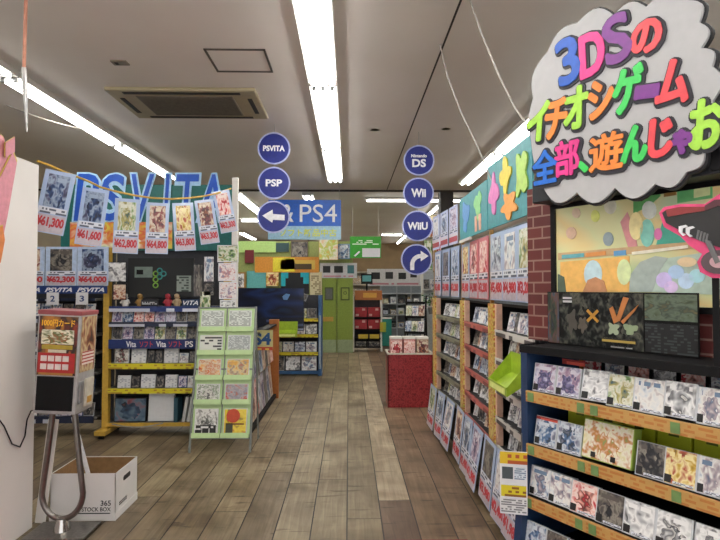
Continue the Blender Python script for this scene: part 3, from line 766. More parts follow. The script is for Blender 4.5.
# toys and cards standing on the top shelf
fig = [(124, 'white', white), (139, 'yellow-brown', plain('toy_brown', '#8a6a35', .5)), (167, 'red', plain('toy_red', '#a02838', .5)), (176, 'tan', plain('toy_tan', '#a08a6a', .5))]
for px, nm, m in fig:
    x = aY(px, 300, GY).x
    t = thing('toy_figure', f'small {nm} toy standing on the top shelf under the black display board', 'toy', (x, GY+.035, 1.302), 0, 'toys on the top shelf')
    MB().tube([(0, 0, 0), (0, 0, .03), (0, 0, .07), (0, 0, .085)], [.028, .036, .03, .014], 10).build('body', m, t)
    MB().tube([(0, 0, .075), (0, 0, .09), (0, 0, .12), (0, 0, .135)], [.012, .03, .03, .01], 10).build('head', m, t)
    for sx in (-1, 1): MB().tube([(sx*.025, 0, .065), (sx*.045, -.012, .035)], [.012, .009], 6).build('arm', m, t)
for k, px in enumerate((150, 191)):
    p = aY(px, 301, GY)
    t = thing('shelf_talker', ['dark shelf card with small white print under the black display board', 'blue shelf card with slanted white letters beside the rack'][k], 'card', (p.x, GY-.012, 1.305), 0)
    MB().box(-.085, .085, 0, .004, 0, .07).build('card', navy if k else shelldark, t)
    if k: link('lettering', text_fit('VITA', .15, .045, .0005, .001, .3), whiteink, t, (0, -.0015, .035))
    else: MB().box(-.075, .075, -.001, 0, .02, .05).build('print', printed('talker_print', '#22242a', '#c9cbd0', 12, 2, .7), t)

# bay behind the machine: cases, posters, strip, number cards
for ri, (z, n) in enumerate(((.20, 10), (.44, 10), (.64, 10), (.84, 10), (1.02, 10), (1.20, 10))):
    ks = mixkinds(n, 40+ri, ['cool', 'dark', 'pale', 'dark', 'violet', 'green'])
    for k in range(n):
        case((B1[1]-.12-k*.112, GY+.03, z+.001), 0, .2, .102, .13, .014, ks[k], f'game case behind card machine, {rowname[ri]} row, {ORD[k]} from yellow post', f'cases behind the card machine, {rowname[ri]} row', SHD[(k+ri) % 3])
for k, (px, w, kd, pr_) in enumerate([(94.5, .31, 'navy', '¥64,000'), (63, .31, 'dark', '¥62,300'), (31, .31, 'warm', '¥5,300')]):
    p = aY(px, 247, GY)
    poster((p.x, GY-.03, p.z), 0, w, .39, kd, pr_, f'framed price poster above the blue name strip, {ORD[k]} from the yellow post', 'price posters above the blue strip', pic=.56, sheet=plain('poster_ice', '#b4c6e2', .35, coat=.6))
for k, px in enumerate((92, 60, 28)):
    p = aY(px, 293.5, GY)
    t = thing('name_strip', f'blue strip with slanted white lettering under a framed price poster, {ORD[k]} from the yellow post', 'sign', (p.x, GY-.03, p.z), 0, 'blue name strips')
    MB().box(-.162, .162, 0, .006, 0, .075).build('strip', plain('strip_blue', '#1c3a7a', .4), t)
    link('lettering', text_fit('PSVITA', .27, .045, .0005, .003, .35), whiteink, t, (0, -.0015, .037))
for px, c in ((55.5, '2'), (84.5, '3')):
    p = aY(px, 304.5, GY)
    t = thing('number_card', f'white card with number {"two" if c == "2" else "three"} below the blue name strip', 'card', (p.x, GY-.055, 1.384), 0)
    MB().box(-.06, .06, 0, .003, -.06, .062).build('card', paper, t)
    link('number', text_fit(c, .045, .06, .0005, .002), plain('number_blue', '#22407a', .5), t, (0, -.0012, 0))
# big teal name board above
p0, p1 = aY(58, 250, GY+.2), aY(234, 184, GY+.2)
W_, H_ = p1.x-p0.x, p1.z-p0.z
t = thing('name_board', 'big teal board with blue slanted lettering above the handheld game shelves', 'sign', ((p0.x+p1.x)/2, GY+.25, p0.z))
MB().box(-W_/2, W_/2, 0, .02, 0, H_).build('board', plain('teal_board', '#12645f', .5), t)
for cxx, body, w in ((87, 'P', .26), (112, 'S', .26), (143, 'V', .24), (167, 'I', .06), (188, 'T', .24), (211, 'A', .28)):
    sx = (aY(cxx, 200, GY+.25).x-t.location.x)/(W_*.85)
    for off, m, y in ((.012, plain('logo_pale', '#a9d0ee', .5), -.006), (.0, plain('logo_blue', '#1650b8', .5), -.012)):
        link('lettering' if off == 0 else 'lettering_outline', text_fit(body, w+off*4, .5+off*3, .004, .001 if off == 0 else .006, .12), m, t, (sx*W_*.85, y, H_*.80))
for k in range(2):
    q = MB().box(-W_*.5+.1+k*.62, -W_*.5+.55+k*.62, -.01, -.002, .02, .3).build('picture_patch', art('patches', ['#c9d060','#e0c84a','#d8603a','#e8e6c0','#4a9a6a'], 2.5), t)
# white post with hanging papers at the shelf end
t = thing('post', 'tall white square post at the end of the handheld game shelves', 'post', (-1.145, 5.44, 0))
MB().box(-.03, .03, -.02, .02, .0, 2.6, b=.003).build('column', white, t)
MB().box(-.04, .04, -.045, .045, 0, .012).build('base_plate', dimsteel, t)
for k, (a, c, z0, z1, kk) in enumerate([(217, 238, 262, 245, 'green'), (218, 236, 281, 263, 'pale'), (219, 237, 299, 282, 'pale'), (220, 236, 312, 300, 'silver')]):
    p = aY(a, z1, 5.4); p2 = aY(c, z0, 5.4)
    t = thing('leaflet', f'paper notice hanging on the white post, {ORD[k]} from the top', 'leaflet', ((p.x+p2.x)/2, 5.42-.006*k, p2.z), 0, 'papers on the white post')
    MB().box(-(p2.x-p.x)/2, (p2.x-p.x)/2, 0, .003, 0, p.z-p2.z).build('sheet', paper, t)
    MB().box(-(p2.x-p.x)/2+.01, (p2.x-p.x)/2-.01, -.0015, 0, .01, p.z-p2.z-.01).build('print', art('paper_print', ['#8a6a8a','#dcd2d6','#ece6e4','#c98a8a','#7a88a8'], 4, contrast=1.2) if kk == 'pale' else A[kk], t)
cord('grey_cable', 'grey cable drooping under the bottom shelf of the yellow framed bay', sagcurve(aY(112, 424, 5.46), aY(163, 423, 5.46), .035), .006, dimsteel)

# ================================================================ LEAFLET RACK
th = math.atan2(.28, 1.31); RX, RY = -1.165, 4.94
t = thing('leaflet_rack', 'pale green leaflet rack on grey tube legs beside the handheld game shelves', 'leaflet rack', (RX, RY, 0))
rackm = plain('rack_grey', '#8c918e', .4, .5); pg = plain('rack_green', '#c0dba2', .5, var=.04)
hgt = 1.34
def S_(x, s, o=0): return (x, s*math.sin(th)-o*math.cos(th), s*math.cos(th)+o*math.sin(th))
for sx in (-1, 1):
    MB().tube([S_(sx*.272, 0.008), S_(sx*.272, hgt)], .011, 8).build('upright', rackm, t)
    MB().tube([S_(sx*.272, hgt-.03), (sx*.272, .44, .01)], .009, 8).build('rear_leg', rackm, t)
MB().tube([S_(0, .16), S_(0, hgt-.01)], .006, 8).build('centre_bar', rackm, t)
for s_ in (.13, .75, hgt-.01): MB().tube([S_(-.272, s_), S_(.272, s_)], .007, 8).build('crossbar', rackm, t)
MB().box(-.262, .262, .004, .008, .14, hgt-.01).build('back_sheet', pg, t, rot=(-th, 0, 0))
rows = [(1.10, 1.335), (.88, 1.095), (.65, .875), (.43, .645), (.135, .42)]
lt = [('sheet', 'printed_grey'), ]
lm = {
 (0,0): printed('leaf_grey', '#d6dcd6', '#8c9490', 12, 16, .6), (0,1): _M['leaf_grey'],
 (1,0): printed('leaf_icons', '#dde0d8', '#3a3c3c', 5, 6, .45), (1,1): printed('leaf_lines', '#ccd2d0', '#7c8488', 16, 20, .7),
 (2,0): art('leaf_news', ['#c0392c','#e0a04a','#dcd4bc','#c87a4a','#d8d0b8'], 4), (2,1): art('leaf_news2', ['#b5543a','#9a8a78','#d8c89a','#d8a03a','#8a8a84'], 3.5),
 (3,0): art('leaf_photo', ['#1c1c1c','#e6e6e2','#7a8a70','#e0ded8','#222222'], 4), (3,1): art('leaf_red', ['#7d7a80','#c04a38','#a8a4a6','#8a8690','#c0603a'], 3.5),
 (4,0): art('leaf_flyer', ['#1a1a1a','#d6d6d2','#e2e2de','#9a9a96','#222222'], 5), (4,1): art('leaf_yellow', ['#5d5a1c','#d8b81e','#e6cf3a','#d8b81e','#c0482a'], 3),
}
lbl = ['grey printed sheet', 'grey form', 'sheet with small black icons', 'sheet of fine grey lines', 'red and orange news sheet', 'brown and yellow news sheet', 'black and white photo sheet', 'red and grey leaflet', 'black and white flyer', 'yellow flyer']
for r_, (s0, s1) in enumerate(rows):
    for c_ in range(2):
        x0 = -.257+c_*.262; x1 = x0+.252
        pk = MB(); pk.box(x0, x1, -.03, .003, s0, s0+.008); pk.box(x0, x1, -.034, -.03, s0, s0+.045); pk.box(x0, x0+.003, -.03, .003, s0, s0+.03); pk.box(x1-.003, x1, -.03, .003, s0, s0+.03)
        pk.build('pocket', pg, t, rot=(-th, 0, 0))
        m = lm[(r_, c_)]
        loc = S_((x0+x1)/2, s0+.012, .024)
        lw = .21; lh = (s1-s0)*(.80 if r_ < 4 else .86)
        l = thing('leaflet', f'{lbl[r_*2+c_]} in the pale green rack, {"row "+["one","two","three","four","five"][r_]} from the top', 'leaflet', (RX+loc[0], RY+loc[1], loc[2]), (-th, 0, 0), 'leaflets in the pale green rack')
        MB().box(-lw/2, lw/2, 0, .012, 0, lh).build('sheet', paper, l)
        MB().box(-lw/2+.006, lw/2-.006, -.001, 0, .006, lh-.006).build('print', m, l)
        if (r_, c_) == (4, 1):
            MB().disc(.062, -.003, -.001, 20, cx=-.02, cz=lh*.74).build('red_circle', plain('flyer_red', '#c24a2a', .5), l)
            MB().box(-.085, -.02, -.003, -.001, .02, .12).build('dark_figure', plain('flyer_dark', '#4a4a3a', .6), l)
            MB().box(-.08, .08, -.003, -.001, lh*.42, lh*.5).build('text_strip', printed('flyer_text', '#d8b81e', '#6a3a12', 9, 1, .8), l)
        if (r_, c_) == (4, 0):
            for k in range(3): MB().box(-.095+k*.065, -.04+k*.065, -.003, -.001, .02, .06+.012*k).build('black_block', ink, l)
            MB().box(-.09, .09, -.003, -.001, .075, .1).build('headline', printed('flyer_head', '#1a1a1a', '#dddddd', 8, 1, .5), l)
# ================================================================ LONG GAME SHELF ALONG THE AISLE (three bays)
lipz = [1.207, 1.018, .824, .63, .44]
ends = [((.915, 5.78), (.985, 4.74)), ((.99, 4.72), (.995, 3.80)), ((.995, 3.78), (1.02, 2.93))]
bname = ['far', 'middle', 'near']
liprail = [printed('lip_olive', '#7d7a68', '#5a5448', 12, 1, .5), printed('lip_pink', '#b4615a', '#7a3a3a', 12, 1, .5), printed('lip_white', '#c9c6c0', '#4a4444', 12, 1, .5)]
stick = art('sticker_yellow', ['#7a7a2a','#cfc64a','#b8502e','#d8d070','#a85a3a','#8a9a34'], 4, xz=(1, .8), contrast=1.0, fine=.6, figure=False)
cream = plain('strip_cream_side', '#cfa892', .5)
bd = plain('shelf_black', '#1c1b1d', .6)
BF = []
for bi, (a, b_) in enumerate(ends):
    dx, dy = b_[0]-a[0], b_[1]-a[1]; L = math.hypot(dx, dy); rz = math.atan2(dy, dx)
    F = Frame((a[0], a[1], 0), rz); BF.append((F, L))
    t = thing('game_shelf', f'dark five-tier game shelf with yellow sticker strips, {bname[bi]} bay of three along the aisle', 'shelf unit', F.loc, rz, 'bays of the long game shelf')
    MB().box(.0, L, .36, .39, .03, 1.39).build('back_panel', bd, t)
    for x in (.0, L-.02): MB().box(x, x+.02, .02, .36, .0, 1.385).build('side_panel', bd, t)
    MB().box(.02, L-.02, .04, .36, 1.37, 1.39).build('top_board', bd, t)
    MB().box(.02, L-.02, .06, .36, .0, .3).build('kick_board', bd, t)
    for k, z in enumerate(lipz):
        s = MB().box(.02, L-.02, .0, .36, z-.02, z).build('shelf_board', bd, t)
        MB().box(.02, L-.02, -.012, .0, z-.035, z+.008).build('price_rail', liprail[bi], s)
    for k in range(5):
        z0, z1 = lipz[k]-.03, (1.385 if k == 0 else lipz[k-1]-.032)
        p = MB().box(-.0, .13, -.02, .012, z0, z1).build('sticker_strip', stick, t)
        MB().box(.13, .165, -.01, .03, z0, z1).build('strip_edge', cream, p)
    # cases
    for k, z in enumerate(lipz):
        n = 6 if k < 4 else 7
        step = (L-.29)/n
        ks = mixkinds(n, 100*bi+k, ['pale', 'silver', 'cool', 'dark', 'green', 'warm', 'silver', 'pale'])
        for j in range(n):
            case(F.p(.245+step*(j+.5), .05+.012*(j % 2), z+.001), rz, .25, .1, .128, .012, ks[j], f'white game case on the {["top","second","third","fourth","lowest"][k]} tier of the {bname[bi]} bay, {ORD[j]} from far end', f'cases on the {["top","second","third","fourth","lowest"][k]} tier of the {bname[bi]} bay', shell, yaw=.35)
    # leaning price posters at the foot
    for j in range(3):
        w = .285
        p = F.p((j+.5)*L/3, -.05, .475)
        poster(p, Euler((math.radians(-6-1.5*j), math.radians([3, -2, 2][j]), rz-.0)), w-.02, .425, ['green','cool','pale','warm','cool','violet','dark','pale','cool'][bi*3+j], ['¥3,980','¥2,480','¥1,980'][j], f'price poster leaning at the foot of the {bname[bi]} bay, {ORD[j]} from far end', f'price posters at the foot of the long game shelf', pic=.5)
    # posters above
    for j in range(3):
        w = .285
        p = F.p(.03+(j+.5)*(L-.03)/3, -.006, 1.865)
        red = (bi == 1 and j > 0)
        poster(p, Euler((math.radians(-.6), 0, rz)), w-.01, .455, ['pale','dark','cool','gold','red','red','cool','pale','green'][bi*3+j], ['¥5,480','¥4,980','¥3,280'][j], f'{"red tinted" if red else "pale blue"} price poster standing above the {bname[bi]} bay, {ORD[j]} from far end', 'price posters above the long game shelf', pic=.5, sheet=plain('poster_red_sheet', '#d8707a', .35, coat=.5) if red else None)
    MB().box(.0, .025, -.005, .02, 1.39, 1.9).build('post', woodpost, t)
    MB().box(.026, L, .02, .03, 1.39, 1.88).build('poster_backing', plain('backing_grey', '#7f8b94', .6), t)

# boards over the bays
F, L = BF[0]
for j in range(3):
    poster(F.p((j+.5)*L/3, -.02, 2.24), Euler((0, 0, F.rz)), .30, .35, ['pale', 'cool', 'violet'][j], '', f'pale pastel picture sheet high above the far bay, {ORD[j]} from far end', 'pastel sheets high above the far bay', small=True, sheet=plain('pastel_sheet', '#b9c2e0', .4, coat=.4))
def blob(cx, cz, w, h, seed, n=14):
    r = random.Random(seed)
    n = 40; p, q, s_ = r.random()*6, r.random()*6, r.choice([3, 4, 5])
    R_ = lambda a: .78+.2*math.sin(s_*a+p)+.07*math.sin(7*a+q)
    return [(cx+w*R_(2*PI*k/n)*math.cos(2*PI*k/n), cz+h*R_(2*PI*k/n)*math.sin(2*PI*k/n)) for k in range(n)]
F, L = BF[1]
t = thing('picture_board', 'teal picture board with blue and green blobs above the middle bay', 'board', F.p(L*.5, -.015, 1.905), F.rz)
MB().box(-L*.5, L*.5, 0, .012, .0, .36).build('board', plain('teal_picture', '#3f8f96', .5), t)
MB().prism(blob(-.22, .19, .15, .15, 1), -.004, 0).build('blue_blob', plain('blob_blue', '#6aa0d8', .5), t)
MB().prism(blob(.2, .22, .13, .12, 2), -.004, 0).build('green_blob', plain('blob_green', '#8fd08a', .5), t)
for sx in (.14, .26): MB().prism([(sx-.03, .02), (sx+.03, .02), (sx+.035, .14), (sx-.035, .14)], -.005, 0).build('peach_patch', plain('blob_peach', '#e0a890', .5), t)
t = thing('strip_sign', 'narrow white label strip above the red tinted posters', 'sign', F.p(L*.35, -.05, 1.872), F.rz)  # plain white label strip
MB().box(-.2, .2, 0, .02, 0, .022).build('strip', white, t)
F, L = BF[2]
t = thing('picture_board', 'bright picture board of pink, yellow and orange shapes above the near bay', 'board', F.p(L*.5, -.015, 1.905), F.rz)
MB().box(-L*.5, L*.5, 0, .012, .0, .44).build('board', plain('teal_picture', '#3f8f96', .5), t)
for cx, cz, w, h, m, nm, sd in ((-.27, .22, .12, .15, plain('blob_pink', '#d878b8', .5), 'pink_shape', 3), (-.02, .3, .12, .13, plain('blob_yellow', '#e0d040', .5), 'yellow_shape', 4), (.05, .1, .16, .1, plain('blob_orange', '#e8a048', .5), 'orange_shape', 5), (.28, .25, .12, .16, plain('blob_lime', '#a8d060', .5), 'lime_shape', 6)):
    MB().prism(blob(cx, cz, w, h, sd), -.004-.001*sd, 0).build(nm, m, t)
# green spare-case trays clipped on the shelf
def tray(name, label, loc, rot, w, d, h):
    t = thing(name, label, 'tray', loc, rot)
    b = MB()
    b.add([(-w/2, 0, 0), (w/2, 0, 0), (w/2, d, h*.6), (-w/2, d, h*.6), (-w/2, 0, h*.35), (w/2, 0, h*.35), (w/2, d, h*1.5), (-w/2, d, h*1.5)], [(0, 1, 5, 4), (0, 3, 2, 1), (3, 7, 6, 2), (1, 2, 6, 5), (0, 4, 7, 3)])
    o = b.build('body', limepl, t); so = o.modifiers.new('thick', 'SOLIDIFY'); so.thickness = .004
    MB().box(-w/2-.004, w/2+.004, -.006, .0, h*.31, h*.37).build('rim', limepl, t)
    MB().box(-w*.42, w*.42, -.004, -.0025, h*.05, h*.28).build('label', plain('tray_label', '#d8e08a', .5), t)
    return t
F, L = BF[2]
tray('plastic_tray', 'lime green plastic tray tilted on the near bay of the game shelf', F.p(L*.78, -.16, .90), (0, 0, F.rz), .34, .14, .14)
# yellow and white notice by the cabinet
pts = [on(500, 448, (.71, 2.36, 0), (.25, 1, 0)), on(527, 455, (.71, 2.36, 0), (.25, 1, 0)), on(497.5, 500, (.71, 2.36, 0), (.25, 1, 0))]
rzn = math.atan2(pts[1].y-pts[0].y, pts[1].x-pts[0].x); w = (pts[1]-pts[0]).length; h = pts[0].z-pts[2].z+.05
t = thing('hanging_notice', 'white notice with yellow head hanging between game shelf and cabinet', 'notice', (pts[0]+pts[1])/2, (math.radians(3), 0, rzn))
MB().box(-w/2, w/2, 0, .003, -h, 0).build('sheet', paper, t)
MB().box(-w/2, w/2, -.001, 0, -h*.2, -h*.01).build('yellow_head', printed('notice_head', '#d8b426', '#b0522a', 7, 2, .55), t)
MB().box(-w*.42, -w*.02, -.001, 0, -h*.44, -h*.25).build('dark_picture', plain('notice_dark', '#4a5258', .6), t)
MB().box(w*.03, w*.45, -.001, 0, -h*.44, -h*.25).build('caption', printed('notice_text', '#cfd6e0', '#7a88a0', 8, 6, .7), t)
MB().box(-w*.46, w*.46, -.001, 0, -h*.72, -h*.54).build('yellow_block', printed('notice_yellow_text', '#d6c42a', '#8a5a1c', 7, 3, .6), t)
MB().box(-w*.46, w*.46, -.001, 0, -h*.97, -h*.75).build('small_print', printed('notice_small', '#d8d8da', '#7a7a80', 12, 6, .7), t)
MB().tube([(w*.3, .006, -.004), (w*.3, .006, .08)], .003, 6).build('clip', steel, t)
# red bin
RB = Frame((.765, 6.75, 0), 0); bw, bd_, bh = .56, .42, .665
redbin = art('bin_dots', ['#7a1c20','#8a2226','#a03438','#7d1d22','#6d181c'], 26, coat=.1, detail=0, dist=0, figure=False)
t = thing('dump_bin', 'dark red patterned open bin standing at the far end of the game shelf', 'bin', (.765, 6.75, 0))
b = MB(); b.box(-bw/2, bw/2, 0, .012, .003, bh); b.box(-bw/2, bw/2, bd_-.012, bd_, .003, bh); b.box(-bw/2, -bw/2+.012, 0, bd_, .003, bh); b.box(bw/2-.012, bw/2, 0, bd_, .003, bh); b.box(-bw/2+.011, bw/2-.011, .011, bd_-.011, .3, .32)
b.build('carton', redbin, t)
b = MB(); b.box(-bw/2-.008, bw/2+.008, -.008, .014, bh-.008, bh+.012); b.box(-bw/2-.008, bw/2+.008, bd_-.014, bd_+.008, bh-.008, bh+.012); b.box(-bw/2-.008, -bw/2+.014, 0, bd_, bh-.008, bh+.012); b.box(bw/2-.014, bw/2+.008, 0, bd_, bh-.008, bh+.012)
b.build('rim', plain('bin_rim', '#c9c2b4', .5), t)
for k in range(3):
    x = .765-.165+.165*k
    o = thing('display_box', f'pale printed box with white top in the dark red bin, {ORD[k]} from the aisle', 'box', (x, 6.83, .325), 0, 'boxes in the dark red bin')
    MB().box(-.075, .075, 0, .2, 0, .535, b=.003).build('carton', [plain('box_pink', '#b9807a', .5), plain('box_rose', '#c0706e', .5), plain('box_tan', '#a8907c', .5)][k], o)
    MB().box(-.076, .076, -.002, .202, .515, .54).build('lid', white, o)
    MB().box(-.07, .07, -.003, 0, .3, .5).build('print', A[['red', 'red', 'warm'][k]], o)
# ================================================================ DISPLAY CABINET WITH BRICK HEADER
CRZ = math.atan2(-.855, .518)
C = Frame((.80, 2.40, 0), CRZ); CW = 1.25
nrm = C.R @ Vector((0, 1, 0))
def cpx(px, py, b=0.0):
    return C.inv(on(px, py, C.p(0, b, 0), nrm))
t = thing('display_cabinet', 'navy tiered game display cabinet with brick pattern header and lit panel', 'display cabinet', C.loc, CRZ)
def brick_mat(name, c1, c2, mortar, sc):
    m, nt, b = _nt(name)
    tc = N(nt, 'ShaderNodeTexCoord'); mp = N(nt, 'ShaderNodeMapping'); mp.inputs['Rotation'].default_value = (PI/2, 0, 0)
    nt.links.new(tc.outputs['Object'], mp.inputs['Vector'])
    br = N(nt, 'ShaderNodeTexBrick', i_Scale=sc); br.inputs['Color1'].default_value = rgb(hexc(c1)); br.inputs['Color2'].default_value = rgb(hexc(c2)); br.inputs['Mortar'].default_value = rgb(hexc(mortar))
    br.inputs['Mortar Size'].default_value = .02; br.inputs['Brick Width'].default_value = .5; br.inputs['Row Height'].default_value = .25
    nt.links.new(mp.outputs[0], br.inputs['Vector']); nt.links.new(br.outputs['Color'], b.inputs['Base Color']); b.inputs['Roughness'].default_value = .6
    return m
bk = brick_mat('brick_print', '#56201f', '#642723', '#86695f', 4.6)
TZ = [1.04, .807, .584, .35]; FO = [0, 0, -.02, -.05]
for u in (-.045, CW):
    p = MB(); prof = [(-.0, 1.24), (-.0, .82), (-.03, .6), (-.06, .35), (-.09, 0), (.5, 0), (.5, 1.24)]
    bm_pts = [(y, z) for y, z in prof]
    M = Matrix(((0, 1, 0, u), (1, 0, 0, 0), (0, 0, 1, 0), (0, 0, 0, 1)))
    p.prism(bm_pts, 0, .035, M=M); p.build('side_panel', navy, t)
MB().box(-.01, CW, .42, .45, 0.02, 1.24).build('back_panel', blackm, t)
tan = printed('tan_rail', '#bd9356', '#b5773c', 110, 3, .55); gs = plain('green_sticker', '#6f8f58', .5)
for k, (z, f) in enumerate(zip(TZ, FO)):
    s = MB().box(-.01, CW, f+.005, .42, z-.025, z-.006).build('shelf_board', blackm, t)
    r = MB().box(-.012, CW, f-.008, f+.004, z-.048, z, b=.001).build('price_rail', tan, s)
    for j, x in enumerate([.0, .25, .31, .62, .98][:5]):
        MB().box(x, x+.032, f-.0105, f-.007, z-.044, z-.006).build('green_sticker', gs, s)
    if k < 3: MB().box(.0, CW, .16, .42, z-.006, z+.07 if k == 0 else z+.05).build('rear_step', blackm, s)
MB().box(-.05, CW+.03, -.005, .3, 1.205, 1.24, b=.003).build('ledge', blackm, t)
MB().box(-.2, CW+.1, .235, .275, 1.24, 1.99).build('brick_panel', bk, t)
beam = MB().box(-.03, CW+.1, .07, .235, 1.885, 1.99, b=.004).build('header_beam', plain('beam_dark', '#23282e', .5), t)
# lit picture panel: frame + picture
fr = MB()
for a in ((-.03, -.005, 1.40, 1.885), (1.07, 1.095, 1.40, 1.885), (-.03, 1.095, 1.40, 1.425), (-.03, 1.095, 1.865, 1.885)): fr.box(a[0], a[1], .195, .235, a[2], a[3])
fr.build('panel_frame', black, t)
pm = art('pastel_picture', ['#9ab48a','#cfcb98','#c9cc9a','#d6c088','#b4cca8','#c2b494'], 1.6, coat=.6, rough=.25, detail=1, dist=.3, xz=(2, 1), emit=.12, figure=False)
pic = MB().box(-.005, 1.07, .205, .233, 1.425, 1.865).build('lit_picture', pm, t)
def patch(nm, pts, h, em=.12, k=0):
    q = [cpx(px, py, .2) for px, py in pts]
    MB().prism([(p.x, p.z) for p in q], .203-.0012*k, .2055).build(nm, plain('pic_'+h[1:], h, .3, coat=.5, emit=em), pic)
patch('green_patch', [(633, 214), (633, 198), (655, 190), (660, 188), (660, 196), (650, 205)], '#5a9a5a', k=1)
patch('green_patch', [(677, 203), (677, 188), (712, 181), (712, 198)], '#5fa86a', k=1)
patch('teal_patch', [(655, 248), (663, 218), (688, 214), (686, 245)], '#3fa08a', k=1)
patch('pink_patch', [(620, 222), (627, 212), (634, 230), (637, 246), (628, 248)], '#c9888a', k=1)
patch('orange_band', [(560, 292), (560, 262), (629, 256), (629, 292)], '#d8a85a', k=1)
patch('shelf_line', [(558, 260), (558, 253), (700, 241), (700, 248)], '#b99a70', k=2)
patch('grey_arch', [(629, 292), (630, 275), (640, 262), (655, 256), (668, 258), (660, 270), (652, 292)], '#9aa6a0', k=2)
patch('sky_patch', [(652, 292), (660, 270), (668, 258), (720, 250), (720, 295)], '#a9bcae', k=1)
patch('teal_print', [(562, 259), (562, 255), (584, 253), (584, 257)], '#5aa0a8', k=4)
patch('orange_print', [(586, 257), (586, 253), (606, 251), (606, 255)], '#cf8a4a', k=4)
patch('blue_print', [(614, 256), (614, 251), (626, 250), (626, 255)], '#5a94c0', k=4)
patch('white_print', [(632, 255), (632, 252), (688, 245), (688, 248)], '#e0dcc8', k=4)
patch('brown_print', [(664, 197), (664, 192), (676, 190), (676, 195)], '#8a6a3a', k=4)
patch('cream_print', [(694, 198), (694, 187), (710, 184), (710, 195)], '#c9d49a', k=4)
patch('dark_patch', [(558, 292), (558, 274), (564, 277), (566, 292)], '#4a5a4a', k=4)
patch('brown_heap', [(583, 292), (588, 280), (596, 277), (604, 281), (607, 292)], '#b5805a', k=5)
r_ = random.Random(5)
for px, py, rx, ry, h in ((576, 213, 4, 5, '#c9b49a'), (610, 206, 6, 8, '#c4c2b0'), (595, 216, 4, 6, '#c9cf6a'), (571, 233, 5, 6, '#c9a890'), (608, 239, 5, 7, '#8a9aa0'), (593, 274, 9, 14, '#b4cdd4'), (624, 272, 7, 13, '#c9d6a0'), (636, 226, 7, 14, '#e0d296'), (649, 210, 7, 9, '#cfd4cc'), (647, 233, 7, 14, '#7fc4b4'), (658, 234, 4, 6, '#d070a8'), (664, 280, 8, 8, '#c0b0dc'), (676, 272, 8, 7, '#a8c4e0'), (686, 281, 8, 8, '#b9d0e6'), (671, 287, 7, 6, '#d0b8dc'), (697, 276, 8, 7, '#a8d4dc'), (687, 262, 10, 5, '#e0c8a0')):
    patch('pastel_blob', [(px+rx*math.cos(2*PI*k/16), py+ry*math.sin(2*PI*k/16)) for k in range(16)], h, k=3)
# dark game poster standing on the ledge
q0, q1 = cpx(548, 343, .15), cpx(698, 292.5, .15)
t = thing('poster_board', 'dark game poster board standing on the cabinet ledge under the lit picture', 'poster', C.p((q0.x+q1.x)/2, .15, 1.242), CRZ)
w = q1.x-q0.x; h = .236
MB().box(-w/2, w/2, 0, .008, 0, h).build('board', black, t)
mh = matte(art('dark_game_art', ['#08090a','#0b0d0e','#121416','#3a3c38','#5a5a50','#0a0c0d'], 5.5, xz=(2.2, 1), coat=.08, rough=.4, detail=4))
MB().box(-w*.4, w*.19, -.0015, 0, .004, h-.004).build('main_picture', mh, t)
MB().box(-w/2+.003, -w*.405, -.0015, 0, .004, h-.004).build('side_picture', art('dark_side_art', ['#16202a','#3a4a5a','#5a3a34','#2a3a2c','#101418'], 3), t)
MB().box(w*.2, w/2-.003, -.0015, 0, h*.55, h-.006).build('battle_picture', art('battle_art', ['#1e2a26','#46533a','#5c6a5a','#364438','#6a5e3c'], 4), t)
MB().box(w*.2, w/2-.003, -.0015, 0, .006, h*.5).build('text_picture', printed('mh_text', '#0f1114', '#33383a', 16, 10, .5), t)
g_ = plain('gold_mark', '#c08a30', .5)
M = Matrix.Translation((-w*.145, 0, h*.57))
for a in (.75, -.75): MB().box(-.035, .035, -.004, -.0015, -.006, .006, M=M @ Matrix.Rotation(a, 4, 'Y')).build('gold_cross', g_, t)
wing = [((-.005, .0), (.035, .095), (.012, .1), (-.02, .01)), ((.0, .0), (.075, .07), (.06, .045), (.01, -.01)), ((-.01, .0), (-.035, .06), (-.05, .05), (-.03, -.01))]
for k, pl in enumerate(wing):
    MB().prism([(w*.05+x, h*.5+z) for x, z in pl], -.004-.0005*k, -.0015).build('orange_wing', plain('wing_orange', '#b5713a', .5), t)
for cx, cz, rx, rz_, hx in ((w*.0, h*.36, .03, .03, '#9aa68a'), (w*.11, h*.38, .035, .026, '#8a9a78'), (-w*.3, h*.45, .03, .06, '#4a4640'), (-w*.22, h*.4, .025, .04, '#5a5248')):
    MB().prism(blob(cx, cz, rx, rz_, int(cx*1000) % 97), -.003, -.0015).build('figure_patch', plain('fig_'+hx[1:], hx, .6), t)
MB().box(-w*.08, w*.14, -.003, -.0015, h*.13, h*.2).build('gold_print', printed('gold_print', '#16150f', '#b59a4a', 8, 1, .85), t)
MB().box(-w*.02, w*.12, -.003, -.0015, h*.04, h*.07).build('white_print', printed('white_print', '#16150f', '#a0a0a0', 14, 1, .8), t)
MB().box(-w*.37, -w*.3, -.003, -.0015, h*.8, h*.93).build('title_print', printed('title_print', '#14161a', '#c0c0c0', 3, 2, .8), t)

